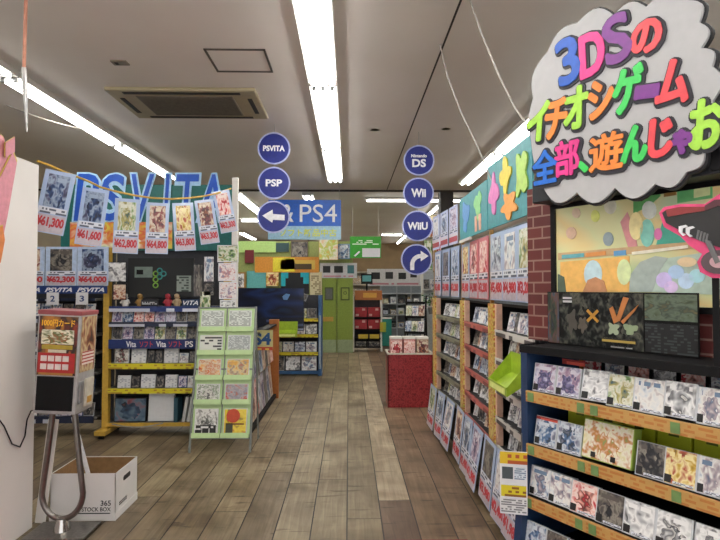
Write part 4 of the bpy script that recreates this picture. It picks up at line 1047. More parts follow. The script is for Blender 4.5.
# ---- cases on the cabinet's shelves
band_red = printed('band_red', '#8a1c18', '#d05040', 5, 1, .6)
def crow(k, spec, rn):
    z = TZ[k]; f = FO[k]
    for j, (p0, p1, py, kk, kw) in enumerate(spec):
        a = cpx(p0, py, f+.03); c = cpx(p1, py, f+.03); w = min(.125, max(.085, c.x-a.x))
        nm = kw.get('nm', 'colour printed'); h = kw.get('h', .125)
        case(C.p((a.x+c.x)/2, f+.022+kw.get('dy', 0), z-.005), CRZ, kw.get('tilt', .2), round(w, 3), h, kw.get('d', .014), kk, f'{nm} game case, {rn} shelf of the navy cabinet, {ORD[j]} from far end', f'cases on the {rn} shelf of the navy cabinet', kw.get('sh', shell), rating=True, yaw=kw.get('yaw', .03), band=kw.get('band'))
crow(0, [(534, 555, 392, 'violet', dict(nm='violet', yaw=.08)), (556, 580, 397, 'violet', dict(nm='violet', band=None)), (582, 611, 402, 'silver', dict(nm='plastic wrapped silver', tilt=.3, d=.03, yaw=.15)), (607, 637, 408, 'green', dict(nm='green and white')), (633, 665, 414, 'pale', dict(nm='pale')), (664, 697, 421, 'silver', dict(nm='thick white', d=.04)), (697, 726, 428, 'pale', dict(nm='pale grey')), (728, 762, 436, 'cool', dict()), (764, 800, 444, 'warm', dict())], 'top')
crow(1, [(535, 556, 446, 'cool', dict(nm='blue', band=band_red)), (557, 581, 452, 'cool', dict(nm='blue figured')), (636, 666, 476, 'dark', dict(nm='dark')), (664, 697, 485, 'gold', dict(nm='beige')), (697, 726, 494, 'pale', dict(nm='bluish')), (728, 762, 504, 'cool', dict()), (766, 802, 514, 'warm', dict())], 'second')
crow(2, [(530, 550, 498, 'pale', dict(nm='pale', d=.03)), (549, 572, 506, 'pale', dict(nm='pale', d=.03)), (570, 598, 514, 'red', dict(nm='pink', d=.02)), (596, 624, 523, 'dark', dict(nm='dark grey')), (623, 655, 533, 'silver', dict(nm='silver')), (655, 692, 543, 'silver', dict(nm='glossy')), (694, 728, 555, 'silver', dict(nm='shiny')), (730, 770, 566, 'cool', dict())], 'third')
crow(3, [(525, 545, 549, 'cool', dict(nm='grey')), (545, 566, 557, 'dark', dict(nm='dark')), (568, 594, 566, 'silver', dict(nm='silver')), (596, 624, 577, 'dark', dict(nm='dark printed')), (626, 658, 590, 'silver', dict(nm='white')), (660, 696, 602, 'silver', dict(nm='shiny'))], 'lowest')
# big boxed set on the second shelf
a, c = cpx(584, 458, .04), cpx(634, 474, .04); w = c.x-a.x
t = thing('boxed_set', 'wide boxed game set with green side on the second shelf of the navy cabinet', 'box', C.p((a.x+c.x)/2, .02, .813), (-.2, 0, CRZ))
MB().box(-w/2, w/2, 0, .05, 0, .155, b=.002).build('carton', plain('set_green', '#9ab04a', .45), t)
MB().box(-w/2+.003, w/2-.003, -.001, 0, .004, .15).build('picture', art('set_art', ['#3a5a3a','#d8cf9a','#e6e2d0','#c07a3a','#7a9a5a'], 4, xz=(1.6, 1), coat=.7), t)
for x in (-.3, .1): MB().box(w*x, w*x+.02, -.002, 0, .01, .03).build('rating_label', ink, t)
# yellow green boxes at the back of the second shelf
yb = printed('yellow_card', '#ccd42c', '#5a6a18', 3, 5, .45)
for j in range(8):
    x = .12+.135*j
    case(C.p(x, .19, .858), CRZ, .05, .125, .115, .04, yb, f'yellow green box at the back of the second cabinet shelf, {ORD[j]} from its far end', 'yellow green boxes behind the second row', plain('yg_card', '#ccd42c', .5), name='card_box', cat='box')
for j in range(8):
    x = .17+.105*j
    case(C.p(x, .21, 1.111), CRZ, .05, .09, .085, .02, ['red','pale','red','silver','red','pale','dark','red'][j], f'small box on the back step of the top cabinet shelf, {ORD[j]} from its far end', 'small boxes on the back step', shelldark, name='small_box', cat='box')
o = thing('shelf_card', 'orange card standing at the far end of the back step in the navy cabinet', 'card', C.p(.115, .24, 1.11), CRZ)
MB().box(-.03, .03, 0, .004, 0, .085).build('card', plain('card_orange', '#b5762a', .5), o)
for k, (x, z, f) in enumerate(((.17, 1.036, .045),)):
    o = thing('title_tag', 'red lettered black tag above the second case of the top cabinet shelf', 'tag', C.p(x, f+.035, z+.131), CRZ)
    MB().box(-.055, .055, 0, .004, 0, .022).build('tag', band_red, o)

# ================================================================ CLOUD SIGN
B_ = .03
notch = [(544, 189), (531, 140), (533, 98), (548, 51), (577, 23), (613, 15), (646, 7), (688, 0), (699, 22), (701, 48), (712, 66), (713, 100), (704, 150), (686, 172), (655, 184), (615, 188), (577, 193)]
bul = [.06, .1, .22, .22, .25, .25, .3, .3, .3, .3, .25, .12, .3, .3, .3, .3, .3]
def scallop(pts, bul, grow=0):
    out = []; n = len(pts)
    cx = sum(p[0] for p in pts)/n; cz = sum(p[1] for p in pts)/n
    for i in range(n):
        a = Vector(pts[i]); c = Vector(pts[(i+1) % n]); d = c-a; nn = Vector((d.y, -d.x)).normalized()
        if nn.dot((a+c)/2-Vector((cx, cz))) < 0: nn = -nn
        for k in range(7):
            s = k/7; out.append(tuple(a+d*s+nn*d.length*bul[i]*math.sin(PI*s)))
    if grow: out = [(x+(x-cx)*grow, z+(z-cz)*grow) for x, z in out]
    return out
L = [cpx(*q, B_) for q in notch]; L = [(p.x, p.z) for p in L]
mx_ = sum(p[0] for p in L)/len(L); mz_ = min(p[1] for p in L)
L = [(x-mx_, z-mz_) for x, z in L]
t = thing('cloud_sign', 'white cloud shaped sign with slanting multicoloured letters above the brick header', 'sign', C.p(mx_, B_, mz_), CRZ)
MB().prism(scallop(L, bul), 0, .012).build('cloud_face', plain('cloud_white', '#b2b2b4', .5, var=.03), t)
MB().prism(scallop(L, bul, .025), .013, .03).build('cloud_backing', plain('cloud_edge', '#26262a', .6), t)
for x in (-.2, .3): MB().box(x-.015, x+.015, .03, .0385, .02, .2).build('bracket', blackm, t)
lets = [('3', 569, 61, 22, 50, '#1c5cc4', -8), ('D', 593, 54, 25, 46, '#e0348c', -2), ('S', 618, 39, 27, 52, '#7a2f8c', -8), ('の', 647, 37, 32, 34, '#e2444e', 2),
        ('イ', 539, 122, 22, 40, '#a6dc4a', 6), ('チ', 557, 119, 22, 42, '#ee8a38', 8), ('オ', 577, 108, 24, 44, '#a6dc4a', 2), ('シ', 602, 99, 26, 40, '#ee8a38', 0), ('ゲ', 628, 90, 30, 50, '#3ecf5e', 6), ('ー', 648, 92, 24, 12, '#7a2f8c', 10), ('ム', 674, 82, 34, 46, '#e2444e', 6),
        ('全', 546, 167, 26, 36, '#1c6cd0', 0), ('部', 568, 158, 26, 38, '#e0348c', 0), ('、', 584, 167, 9, 10, '#3ecf5e', 0), ('遊', 607, 152, 36, 40, '#ee8a38', 2), ('ん', 636, 144, 26, 38, '#3ecf5e', 5), ('じ', 662, 138, 24, 40, '#e2444e', 5), ('ゃ', 683, 142, 20, 24, '#7a2f8c', 0), ('お', 707, 124, 34, 52, '#a6dc4a', 5)]
for i, (ch, px, py, w, h, col, rot) in enumerate(lets):
    p = cpx(px, py, B_); pl, pr_ = cpx(px-w/2, py, B_), cpx(px+w/2, py, B_); pt, pb = cpx(px, py-h/2, B_), cpx(px, py+h/2, B_)
    ww, hh = abs(pr_.x-pl.x), abs(pt.z-pb.z)
    gl_ = text_fit(ch, ww*.9, hh*.9, .002, 0); me = bold(gl_, .0075 if ch not in '部遊全' else .0045, 12); mo = bold(gl_, .0175, 16)
    # follow the slope the writing has on the board
    for m_ in (me, mo):
        for v in m_.vertices: v.co.z += 0.0*v.co.x
    o = link('letter', me, plain('letter_'+col[1:], col, .45), t, (p.x-mx_, -.008, p.z-mz_), (0, math.radians(rot), 0))
    link('letter_outline', mo, plain('letter_rim', '#22222c', .6), o, (.004, .004, -.004))  # dark outline set behind each coloured letter
# ================================================================ MOTORBIKE CUT-OUT
B2_ = -.02
def cutout(pts, y0, y1, nm, mat, par, mx, mz):
    q = [cpx(*p, B2_) for p in pts]
    return MB().prism([(p.x-mx, p.z-mz) for p in q], y0, y1).build(nm, mat, par)
ob = [(659, 213), (664, 207), (680, 204), (705, 204), (712, 199), (722, 192), (740, 190), (760, 200), (762, 262), (740, 278), (712, 278), (700, 272), (697, 262), (702, 254), (690, 246), (680, 236), (664, 227)]
m0 = cpx(700, 278, B2_)
t = thing('bike_cutout', 'cut-out of a black and red motorbike with pink edge before the lit picture', 'cut-out sign', C.p(m0.x, B2_, m0.z), CRZ)
cutout(ob, .0, .012, 'pink_edge', plain('edge_pink', '#dc4a7c', .5), t, m0.x, m0.z)
cutout([(663, 213), (667, 210), (682, 207), (706, 207), (722, 206), (752, 215), (750, 240), (722, 248), (706, 243), (692, 237), (680, 230), (667, 223)], -.006, 0, 'black_fairing', plain('bike_black', '#1e1f22', .35, coat=.4), t, m0.x, m0.z)
cutout([(667, 210), (682, 207), (706, 207), (706, 211), (686, 214), (669, 217)], -.009, -.004, 'red_cowl', plain('bike_red', '#8a3434', .4), t, m0.x, m0.z)
for k in range(2): cutout([(680+7*k, 226.5+1.2*k), (687+7*k, 225+1.2*k), (689+7*k, 226.5+1.2*k), (684+7*k, 228.5+1.2*k), (683.5+7*k, 233+1.2*k), (687+7*k, 235+1.2*k), (684+7*k, 236+1.2*k), (680+7*k, 232+1.2*k)], -.009, -.004, 'white_mark', whiteink, t, m0.x, m0.z)
for k in range(4): cutout([(699+3*k, 230+1.2*k), (701+3*k, 230.5+1.2*k), (699+3*k, 240+1.2*k), (697+3*k, 239+1.2*k)], -.009, -.004, 'grey_fin', plain('fin_grey', '#6a6a6c', .4), t, m0.x, m0.z)
cutout([(706, 206), (716, 200), (742, 199), (752, 206), (752, 213), (722, 205), (706, 211)], -.009, -.002, 'seat', plain('bike_seat', '#5a3038', .5), t, m0.x, m0.z)
cutout([(706, 240), (712, 241), (722, 262), (717, 264)], -.012, -.004, 'fork', plain('fin_grey', '#6a6a6c', .4), t, m0.x, m0.z)
cutout([(722, 222), (748, 224), (744, 238), (724, 236)], -.01, -.004, 'engine_block', plain('fin_grey', '#6a6a6c', .4), t, m0.x, m0.z)
wh = [(720+18*math.cos(2*PI*k/24), 262+12*math.sin(2*PI*k/24)) for k in range(24)]
cutout(wh, -.008, -.002, 'wheel', plain('bike_tyre', '#5a4a50', .5), t, m0.x, m0.z)
cutout([(720+9*math.cos(2*PI*k/20), 262+6*math.sin(2*PI*k/20)) for k in range(20)], -.011, -.006, 'hub', plain('bike_hub', '#c9a0a8', .5), t, m0.x, m0.z)

MB().box(.03, .05, .013, .02, 1.242-m0.z, .12).build('stand', blackm, t)
# ================================================================ MAGAZINE SIDE OF THE HANDHELD GONDOLA (faces the aisle)
F = Frame((-.99, 7.45, 0), -PI/2 + PI)      # placeholder, replaced below
F = Frame((-.98, 5.55, 0), PI/2)            # local +X runs away from the entrance, front faces the aisle
t = thing('magazine_rack', 'dark rack of hanging strategy books along the end of the handheld game shelf', 'rack', F.loc, F.rz)
MB().box(0, 1.85, .1, .13, .02, 1.0).build('back_panel', gback, t)
MB().box(0, 1.85, .0, .1, .02, .06).build('base', blackm, t)
MB().box(-.0, 1.85, .0, .13, .98, 1.0).build('top_board', blackm, t)
MB().box(1.80, 1.85, -.03, .1, .0, 1.06).build('end_post', plain('post_orange', '#a8642c', .5), t)
for j in range(8):
    x = .1+.215*j
    for r_, z in enumerate((.07, .52)):
        o = thing('strategy_book', f'strategy book in the dark rack by the aisle, {["lower","upper"][r_]} row, {ORD[j]} from the leaflet rack', 'book', F.p(x, .03, z+.004), (-.1, 0, F.rz), 'strategy books in the aisle rack')
        MB().box(-.095, .095, 0, .02, 0, .40).build('pages', plain('book_edge', '#b9b2a4', .6), o)
        MB().box(-.095, .095, -.002, 0, 0, .40).build('cover', A[['dark','warm','red','pale','violet','dark','cool','warm'][(j+3*r_) % 8]], o)
p = aY(243, 351, 6.0); p2 = aY(273, 331, 6.0)
t = thing('name_sign', 'yellow sign with big blue letters above the strategy book rack', 'sign', ((p.x+p2.x)/2, 5.99, p.z+.01))
w, h = p2.x-p.x, p2.z-p.z
MB().box(-w/2, w/2, 0, .01, 0, h).build('board', plain('name_yellow', '#b9b078', .5), t)
link('lettering', text_fit('PS4', w*.88, h*.62, .001, .004), plain('name_blue', '#1c4a7c', .5), t, (0, -.002, h*.56))
MB().box(-w/2, w/2, -.0015, 0, 0, h*.16).build('red_strip', printed('name_red', '#b8402c', '#d8b04a', 8, 1, .5), t)

# ================================================================ CONSOLE SHELF WITH BLUE FRAME
Y = 9.2
xl, xr = aY(233, 350, Y).x, aY(320, 350, Y).x; w = xr-xl; xm_ = (xl+xr)/2
fb = plain('frame_blue', '#2a5480', .45)
t = thing('console_shelf', 'blue framed shelf of boxed games with yellow rails in the middle distance', 'shelf unit', (xm_, Y, 0))
for sx in (-1, 1):
    p = MB().box(sx*w/2-.03, sx*w/2+.03, -.02, .34, .0, 1.36).build('upright', fb, t)
    MB().tube([(sx*w/2, -.04, 1.02), (sx*w/2, -.04, .12)], .018, 8).build('edge_rail', plain('rail_pale', '#93a4b4', .4), p)
MB().box(-w/2, w/2, .32, .35, .06, 1.36).build('back_panel', gback, t)
zs = [aY(0, y, Y).z for y in (372, 353, 335, 319)]
for k, z in enumerate(zs):
    s = MB().box(-w/2, w/2, 0, .32, z-.02, z).build('shelf_board', blackm, t)
    MB().box(-w/2+.03, w/2-.03, -.012, 0, z-.05, z+.005).build('price_rail', fb if k == 0 else yrail, s)
gB2 = 'boxes on the blue framed shelf'
for k, z in enumerate(zs[:4]):
    n = [5, 7, 7, 8][k]; bw_ = (w-.1)/n
    ks = mixkinds(n, 300+k, ['silver', 'pale', 'dark', 'pale', 'green', 'cool'])
    for j in range(n):
        hh = [.24, .17, .17, .17][k]
        case((-w/2+.05+bw_*(j+.5)+xm_, Y+.03, z+.001), 0, .12, round(bw_*.92, 3), hh, .03, ks[j], f'boxed game on the {["bottom","second","third","top"][k]} board of the blue framed shelf, {ORD[j]} from the left', gB2, shell if (j+k) % 3 else shelldark, name='boxed_game', cat='game box')
p0, p1 = aY(236, 331, 8.95), aY(304, 288, 8.95); bw_, bh_ = p1.x-p0.x, p1.z-p0.z
t = thing('promotion_board', 'large dark navy promotion board with faint blue glints on the blue framed shelf', 'poster', ((p0.x+p1.x)/2, 8.95, p0.z))
MB().box(-bw_/2, bw_/2, 0, .015, 0, bh_).build('board', plain('board_night', '#0c1530', .35), t)
MB().box(-bw_/2+.01, bw_/2-.01, -.002, 0, bh_*.32, bh_-.01).build('picture', art('night_art', ['#070c1c','#0c1838','#0a1024','#152a5c','#090e20','#22406e'], 1.4, coat=.4, detail=1, figure=False), t)
MB().box(-bw_/2+.01, bw_/2-.01, -.002, 0, .01, bh_*.3).build('caption', printed('night_print', '#0a1226', '#3f4a70', 9, 3, .3), t)
MB().box(-bw_/2+.01, bw_/2-.01, -.004, -.001, bh_*.02, bh_*.08).build('print_line', printed('night_line', '#0a1226', '#8a8fa8', 14, 1, .6), t)
MB().prism([(.2, bh_*.8), (.26, bh_*.87), (.33, bh_*.85), (.28, bh_*.72), (.22, bh_*.73)], -.005, -.001).build('blue_glint', plain('glint_blue', '#5f86b8', .4), t)
for sx in (-.4, .4): MB().box(sx*bw_-.012, sx*bw_+.012, .015, .32, .02, .045).build('bracket', blackm, t)
o = tray('shelf_tray', 'lime green plastic tray clipped on the blue framed shelf', (aY(287, 337, 8.95).x, 8.76, aY(287, 337, 8.76).z), 0, .36, .16, .16)
t = thing('framed_photo', 'small dark picture standing on top of the blue framed shelf near its upright', 'picture', aY(302, 300, Y+.06), (-.1, .4, 0))
MB().box(-.07, .07, 0, .01, 0, .12).build('frame', dimsteel, t); MB().box(-.055, .055, -.002, 0, .015, .105).build('picture', A['dark'], t)

# ================================================================ FAR POSTER WALL
PY_ = 12.4
def flat(px0, py0, px1, py1, mat, name, label, cat, Y=PY_, group=None, sub=None, d=.02, rot=0):
    a, b_ = aY(px0, py1, Y), aY(px1, py0, Y); w, h = b_.x-a.x, b_.z-a.z
    t = thing(name, label, cat, ((a.x+b_.x)/2, Y-d, a.z), rot, group)
    MB().box(-w/2, w/2, 0, d-.004, 0, h).build('board', mat, t)
    for s_ in sub or []:
        nm, x0, x1, z0, z1, m = s_
        if isinstance(nm, tuple): link(nm[0], text_fit(nm[1], (x1-x0)*w, (z1-z0)*h, .002, .003), m, t, ((x0+x1)/2*w, -.008, (z0+z1)/2*h))
        else: MB().box(x0*w, x1*w, -.005, 0, z0*h, z1*h).build(nm, m, t)
    return t
a, b_ = aY(205, 345, PY_+.06), aY(353, 241.5, PY_+.06)
struct('wall_far_partition', MB().box(a.x, b_.x, PY_, PY_+.1, 0, b_.z), plain('far_partition', '#8f9a5a', .7))
flat(236, 241.5, 276, 252.5, plain('strip_lightgreen', '#aacb78', .5), 'banner_sign', 'plain light green banner above the far picture wall', 'banner', Y=PY_-.02)
flat(276, 243, 289, 252, plain('dark_teal_card', '#24464a', .5), 'wall_card', 'dark teal card beside the light green banner', 'card', Y=PY_-.02)
flat(291, 240, 308, 262, plain('card_brown', '#5d5040', .6), 'wall_card', 'brown card above the orange banner', 'card', Y=PY_-.03, sub=[('picture', -.45, .45, .1, .9, A['dark'])])  # card in one even brown carrying a dark picture
flat(255, 257, 319, 272.5, plain('banner_orange', '#c8862e', .5), 'banner_sign', 'orange banner with a yellow patch and dark characters on the far wall', 'banner', Y=PY_-.06, sub=[('yellow_patch', -.22, .12, .05, .95, plain('banner_lemon', '#d6c832', .5)), ('print', -.1, .44, .2, .8, printed('banner_print', '#c8a848', '#4a3a1c', 10, 1.0, .75)), ('green_patch', -.02, .1, .3, .9, plain('banner_green', '#8aa03a', .5))])
flat(245, 250, 254, 263, plain('card_dark_red', '#6a1c24', .5), 'wall_card', 'dark red card beside the orange banner', 'card', Y=PY_-.04)
flat(247, 271, 266, 288, plain('teal_panel', '#5fa8a8', .5), 'wall_panel', 'pale teal panel under the orange banner', 'panel', Y=PY_-.05)
flat(266, 270, 279, 287, plain('poster_base', '#4a5a3a', .5), 'wall_poster', 'small green and yellow character poster beside the pale teal panel', 'poster', Y=PY_-.05, sub=[('picture', -.48, .48, .05, .95, A['gold'])])
flat(234, 272, 246, 289, woodpost, 'wall_poster', 'brown framed poster beside the white post, far wall', 'poster', Y=PY_-.05, sub=[('picture', -.35, .35, .1, .9, A['silver'])])
flat(281, 271.5, 309, 294, plain('curtain_black', '#14161c', .6), 'wall_poster', 'black poster with two teal corners on the far wall', 'poster', Y=PY_-.05, sub=[('teal_corner', -.5, -.34, .35, 1, plain('corner_teal', '#1fa6b4', .5)), ('teal_corner', -.34, -.24, .7, 1, plain('corner_teal', '#1fa6b4', .5)), ('teal_corner', .3, .5, .45, 1, plain('corner_teal', '#1fa6b4', .5)), ('teal_corner', .2, .3, .75, 1, plain('corner_teal', '#1fa6b4', .5))])
flat(310, 272, 322, 300, plain('cream_sheet', '#c9bf9a', .5), 'wall_poster', 'cream sheet with small print beside the black poster', 'poster', Y=PY_-.05, sub=[('print', -.4, .4, .2, .9, printed('cream_print', '#c9bf9a', '#7a6a4a', 5, 10, .5))])
flat(319, 239, 338, 260, plain('poster_orange', '#cf8a4a', .5), 'wall_poster', 'bright orange and white poster under the blue banner', 'poster', Y=PY_-.2, sub=[('picture', -.48, .48, .02, .98, art('orange_poster', ['#d8702a','#e8c89a','#f0eadc','#b8c85a','#e09a4a'], 3))])
flat(338, 244, 350, 259, plain('poster_blue', '#5a86b0', .5), 'wall_poster', 'small pale blue poster beside the green hanging sign', 'poster', Y=PY_-.1, sub=[('picture', -.45, .45, .05, .95, A['cool'])])
flat(320, 263, 357, 278, plain('console_banner', '#c4c2c4', .5), 'console_sign', 'pale banner with three dark console pictures above the green doors', 'banner', Y=PY_-.04, sub=[('icon', -.42, -.22, .35, .8, ink), ('icon', -.12, .12, .35, .8, ink), ('icon', .24, .42, .3, .85, plain('icon_teal', '#3a6a70', .5)), ('pink_print', -.4, .4, .08, .22, printed('pink_print', '#c4c2c4', '#c07a8a', 12, 1, .7))])
# green doors
gd = plain('door_lime', '#7f9236', .5); gdd = plain('door_dark', '#44501c', .5)
for k, (x0, x1) in enumerate(((321.5, 336.5), (337.2, 353))):
    a, b_ = aY(x0, 349, PY_-.02), aY(x1, 278, PY_-.02); w, h = b_.x-a.x, b_.z
    t = thing('cabinet_door', f'lime green door panel at the end of the far aisle, {"beside the black poster" if k == 0 else "with a framed lamp mark"}', 'door', ((a.x+b_.x)/2, PY_-.05, 0))
    MB().box(-w/2+.004, w/2-.004, 0, .035, .01, h).build('panel', gd, t)
    MB().box(-w/2+.004, w/2-.004, -.006, 0, .01, .3).build('kick_plate', plain('door_kick', '#8f9c78', .5), t)
    MB().box(-.1, .1, -.01, 0, h*.70, h*.70+.3, b=.004).build('mark_frame', gdd, t)
    MB().box(-.075, .075, -.013, -.008, h*.70+.03, h*.70+.27).build('mark', plain('door_mark', '#8a9a3e', .5) if k else plain('door_mark_grey', '#5a5c58', .5), t)
    if k: MB().disc(.04, -.016, -.012, 16, r0=.025, cz=h*.70+.17).build('bulb_mark', gdd, t)
    if k == 0: MB().box(-.3, .1, -.008, 0, h*.42, h*.48).build('orange_label', plain('label_orange', '#b08a3a', .5), t)

# shelf of red boxes
Y = 12.6
a, b_ = aY(353.5, 349, Y), aY(381.5, 296, Y); w, h = b_.x-a.x, b_.z
t = thing('shelf_rack', 'white framed rack of dark red boxes at the end of the aisle', 'shelf unit', ((a.x+b_.x)/2, Y, 0))
for sx in (-1, 1): MB().box(sx*w/2-.02, sx*w/2+.02, -.02, .32, 0, h).build('upright', white, t)
MB().box(-w/2, w/2, .3, .32, .05, h).build('back_panel', gback, t)
rz_ = [.1, .30, .52, .80]
for z in rz_: MB().box(-w/2, w/2, 0, .3, z-.02, z).build('shelf_board', blackm, t)
cx = t.location.x
for r_, z in enumerate((.52, .80)):
    for j in range(2):
        o = thing('storage_carton', f'dark red box on the {["lower","upper"][r_]} board of the white rack, {"green door" if j == 0 else "teal panel"} side', 'box', (cx-.155+.31*j, Y+.02, z+.001), 0, 'dark red boxes on the white rack')
        MB().box(-.145, .145, 0, .22, 0, .22, b=.003).build('carton', plain('carton_red', '#9c2028', .5), o)
        MB().box(-.12, -.05, -.003, 0, .02, .07).build('white_mark', plain('carton_mark', '#d0a8a0', .5), o)
        MB().box(.03, .1, -.003, 0, .15, .2).build('white_mark', _M['carton_mark'], o)
for j in range(2):
    o = thing('price_sign', f'yellow card hanging under the lower red boxes, {"green door" if j == 0 else "teal panel"} side', 'card', (cx-.1+.26*j, Y-.03, .302), 0, 'yellow cards on the white rack')
    MB().box(-.11, .11, 0, .004, 0, .1).build('card', plain('card_yellow', '#b8a02c', .5), o)
    o = thing('storage_carton', f'black patterned box at the foot of the white rack, {"green door" if j == 0 else "teal panel"} side', 'box', (cx-.155+.31*j, Y+.02, .101), 0, 'black boxes on the white rack')
    MB().box(-.14, .14, 0, .2, 0, .15, b=.003).build('carton', black, o); MB().box(-.12, .12, -.002, 0, .02, .13).build('print', A['dark'], o)
flat(355, 290.5, 382, 300, plain('sign_rust', '#a8642a', .5), 'name_sign', 'rust orange sign above the rack of dark red boxes', 'sign', Y=Y-.02, sub=[('print', -.2, .3, .25, .75, plain('sign_gold', '#cf9a3a', .5))])
t = flat(361, 274, 372.5, 284, black, 'monitor', 'small dark monitor with teal screen above the rust orange sign', 'monitor', Y=Y-.02, sub=[('screen', -.38, .38, .25, .85, plain('screen_teal', '#3f7a78', .3, emit=.3))])
MB().box(-.02, .02, 0, .02, -.16, .0).build('stand', black, t)
flat(382, 318, 391.5, 346, plain('teal_stand', '#1c7a6c', .5), 'floor_panel', 'teal panel standing on the floor beside the white rack', 'panel', Y=Y, sub=[('top_edge', -.5, .5, .97, 1.03, white)])
flat(380, 322, 386, 332, plain('tag_lime', '#9aac3a', .5), 'price_sign', 'lime and yellow card on the teal panel', 'card', Y=Y-.03, sub=[('yellow_part', -.5, .0, .1, .9, plain('card_yellow', '#b8a02c', .5))])

# glass showcase
Y = 13.6
a, b_ = aY(381, 348, Y), aY(424, 286, Y); w, h = b_.x-a.x, b_.z
t = thing('showcase', 'grey framed showcase of consoles beyond the dark red bin', 'showcase', ((a.x+b_.x)/2, Y, 0))
for x in (-w/2, -.14, .22, w/2): MB().box(x-.015, x+.015, -.01, .02, 0, h).build('upright', plain('case_alu', '#9aa0a4', .4, .5), t)
MB().box(-w/2, w/2, .4, .42, 0, h).build('back_panel', plain('case_back', '#7f878c', .6), t)
for z in (.08, .48, .80, 1.08, 1.34): 
    if z < h: MB().box(-w/2, w/2, 0, .4, z-.02, z).build('shelf_board', plain('case_shelf', '#a4a9ac', .4), t)
MB().box(-w/2, w/2, -.005, .0, .02, .46).build('front_panel', plain('case_front', '#6a7074', .5), t)
cx = t.location.x
for r_, z in enumerate((.48, .80, 1.08)):
    for j in range(5):
        o = thing('boxed_console', f'boxed item in the grey showcase, {["lower","middle","upper"][r_]} shelf, {ORD[j]} from the teal panel', 'box', (cx-w/2+.12+.195*j, Y+.05, z+.001), 0, 'boxed items in the grey showcase')
        MB().box(-.07, .07, 0, .15, 0, .13+.04*((j+r_) % 2), b=.003).build('carton', [shell, shelldark, plain('toy_tan', '#a08a6a', .5)][(j+r_) % 3], o)
        MB().box(-.06, .06, -.002, 0, .015, .11).build('print', A[['pale', 'dark', 'cool', 'silver', 'green'][(j+2*r_) % 5]], o)
flat(367, 269, 421, 286, plain('console_banner', '#c4c2c4', .5), 'console_sign', 'pale banner with a row of dark console pictures above the grey showcase', 'banner', Y=Y-.05, sub=[('icon', -.42, -.26, .4, .8, ink), ('icon', -.16, -.02, .42, .82, ink), ('icon', .08, .22, .4, .78, ink), ('icon', .3, .42, .5, .8, ink), ('pink_print', -.45, .45, .08, .25, printed('pink_print2', '#c4c2c4', '#b87a86', 18, 1, .7))])

# black magazine stand and white racks beyond the bin
Y = 9.2
t = thing('magazine_stand', 'black slanting magazine stand beyond the dark red bin', 'magazine stand', (aY(415, 345, Y).x, Y, 0), -.35)
for sx in (-.17, .17):
    MB().tube([(sx, -.12, .02), (sx, .12, 1.35)], .016, 8).build('upright', black, t)
    MB().tube([(sx, .25, .01), (sx, .09, 1.15)], .013, 8).build('rear_leg', black, t)
for z in (.45, .72, .98, 1.22):
    y = -.12+.24*(z-.02)/1.33
    s = MB().box(-.17, .17, y-.07, y+.01, z-.012, z).build('shelf_board', black, t)
    MB().box(-.17, .17, y-.075, y-.068, z-.012, z+.03).build('lip', black, s)
for r_, z in enumerate((.45, .72, .98)):
    y = -.12+.24*(z-.02)/1.33
    for j in range(3):
        f = Frame(t.location, t.rotation_euler.z)
        o = thing('magazine', f'magazine on the black slanting stand, {["lower","middle","upper"][r_]} tier, {ORD[j]} from the left', 'magazine', f.p(-.11+.11*j, y-.05, z+.005), (-.18, 0, f.rz), 'magazines on the black stand')
        MB().box(-.05, .05, 0, .015, 0, .2).build('pages', paper, o)
        MB().box(-.05, .05, -.002, 0, 0, .2).build('cover', A[['gold', 'cool', 'green', 'pale', 'warm'][(j+r_) % 5]], o)
Y = 10.6
a, b_ = aY(422, 345, Y), aY(470, 262, Y); w, h = b_.x-a.x, b_.z
t = thing('white_rack', 'white wall rack of hanging goods behind the black magazine stand', 'rack', ((a.x+b_.x)/2, Y, 0))
MB().box(-w/2, w/2, .1, .13, 0, h).build('back_panel', plain('rack_back', '#aab0b4', .6), t)
for x in (-w/2+.02, 0, w/2-.02): MB().box(x-.02, x+.02, .06, .1, 0, h).build('upright', white, t)
for z in (.4, .75, 1.1, 1.45): MB().box(-w/2, w/2, -.02, .1, z-.015, z).build('shelf_board', white, t)
cx = t.location.x
for r_, z in enumerate((.4, .75, 1.1, 1.45)):
    for j in range(7):
        o = case((cx-w/2+.09+.125*j, Y+.0, z+.001), 0, .1, .11, .2, .02, ['pale', 'silver', 'cool', 'green', 'pale', 'warm', 'dark'][(j+2*r_) % 7], f'packet on the white wall rack, {["lowest","second","third","top"][r_]} tier, {ORD[j]} from the left', 'packets on the white wall rack', shell, name='goods_packet', cat='packet')
# plant on the rack
t = thing('potted_plant', 'small leafy green plant on the white rack by the far end of the game shelf', 'plant', aY(432, 299, 9.6))
t.location.z = 1.02
MB().tube([(0, 0, 0), (0, 0, .12)], [.05, .07], 12).build('pot', plain('pot_grey', '#6a6a66', .6), t)
lf = MB(); r_ = random.Random(9)
for k in range(70):
    a_ = r_.random()*2*PI; el = .2+r_.random()*1.1; rad = .05+.16*r_.random()
    c = Vector((math.cos(a_)*math.cos(el)*rad, math.sin(a_)*math.cos(el)*rad, .14+math.sin(el)*rad*1.5))
    M = Matrix.Translation(c) @ Euler((r_.random()*2, r_.random()*2, a_)).to_matrix().to_4x4()
    lf.add([(-.028, 0, 0), (0, -.014, .004), (.034, 0, 0), (0, .014, .004)], [(0, 1, 2, 3)], M)
lf.build('foliage', plain('leaf_green', '#3a6a2c', .5, var=.3), t)
t2 = thing('plant_stand', 'grey stand carrying the small leafy plant', 'stand', (t.location.x, t.location.y, 0))
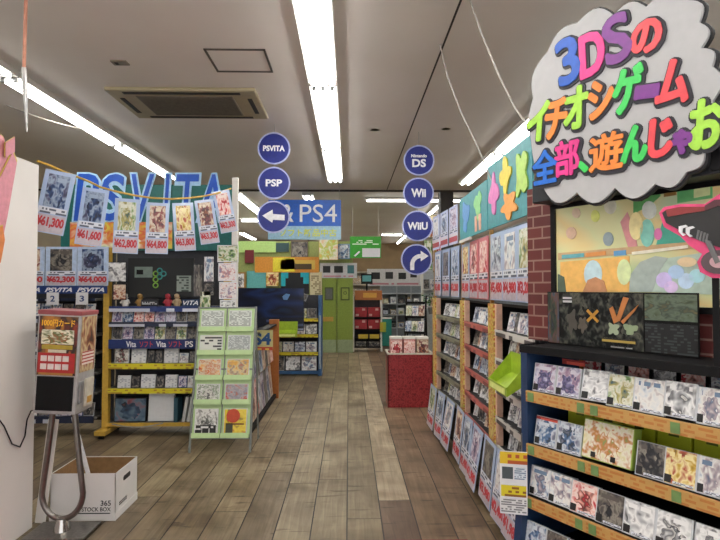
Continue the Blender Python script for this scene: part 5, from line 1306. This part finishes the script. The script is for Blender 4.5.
MB().box(-.09, .09, -.09, .09, 0, 1.018, b=.004).build('column', plain('stand_grey', '#8a8d8e', .6), t2)
MB().box(-.1, .1, -.1, .1, 0, .04).build('plinth', blackm, t2)
# colourful hanging sheets above
for k, (x0, x1, y0, y1, kk, nm) in enumerate(((424, 432, 240, 270, 'green', 'green'), (433, 441, 236, 272, 'red', 'red'), (427, 437, 215, 238, 'gold', 'yellow green'))):
    flat(x0, y0, x1, y1, plain('poster_base', '#4a5a3a', .5), 'hanging_poster', f'{nm} poster hanging near the dark pillar beyond the round signs', 'poster', Y=9.3-.04*k, sub=[('picture', -.48, .48, .02, .98, A[kk])])
    o = COL.objects[-1]
# far shelving against the back wall
for k in range(4):
    x = -5.2+2.9*k
    t = thing('far_shelf', f'tall cream shelf unit against the far back wall, {ORD[k]} from the left', 'shelf unit', (x, 20.5, 0), 0, 'shelf units along the far back wall')
    MB().box(-1.3, 1.3, .3, .33, 0, 2.1).build('back_panel', plain('far_back', '#8f877a', .7), t)
    for z in (.1, .6, 1.1, 1.6, 2.08): MB().box(-1.3, 1.3, 0, .3, z-.03, z).build('shelf_board', plain('far_board', '#b5ab98', .6), t)
    for z in (.1, .6, 1.1, 1.6): MB().box(-1.2, 1.2, .1, .28, z, z+.32).build('stock', art('far_stock', ['#7a5a3a','#c9b89a','#5a6a7a','#b08a5a','#d8d0c0'], 6, xz=(5, 1)), t)['kind'] = 'stuff'

# ================================================================ WORLD AND VIEW
wd = bpy.data.worlds.new('shop_air'); S.world = wd; wd.use_nodes = True
bg = wd.node_tree.nodes['Background']; bg.inputs[0].default_value = (.93, .94, .97, 1); bg.inputs[1].default_value = 1.35
vs = S.view_settings
S.display_settings.display_device = 'sRGB'
vs.view_transform = 'Standard'; vs.look = 'None'; vs.exposure = 0.45; vs.gamma = 1; vs.use_curve_mapping = False
S.cycles.use_denoising = True
S.cycles.max_bounces = 6; S.cycles.diffuse_bounces = 4; S.cycles.glossy_bounces = 3; S.cycles.transmission_bounces = 3
S.cycles.use_fast_gi = False
S.cycles.sample_clamp_indirect = 6
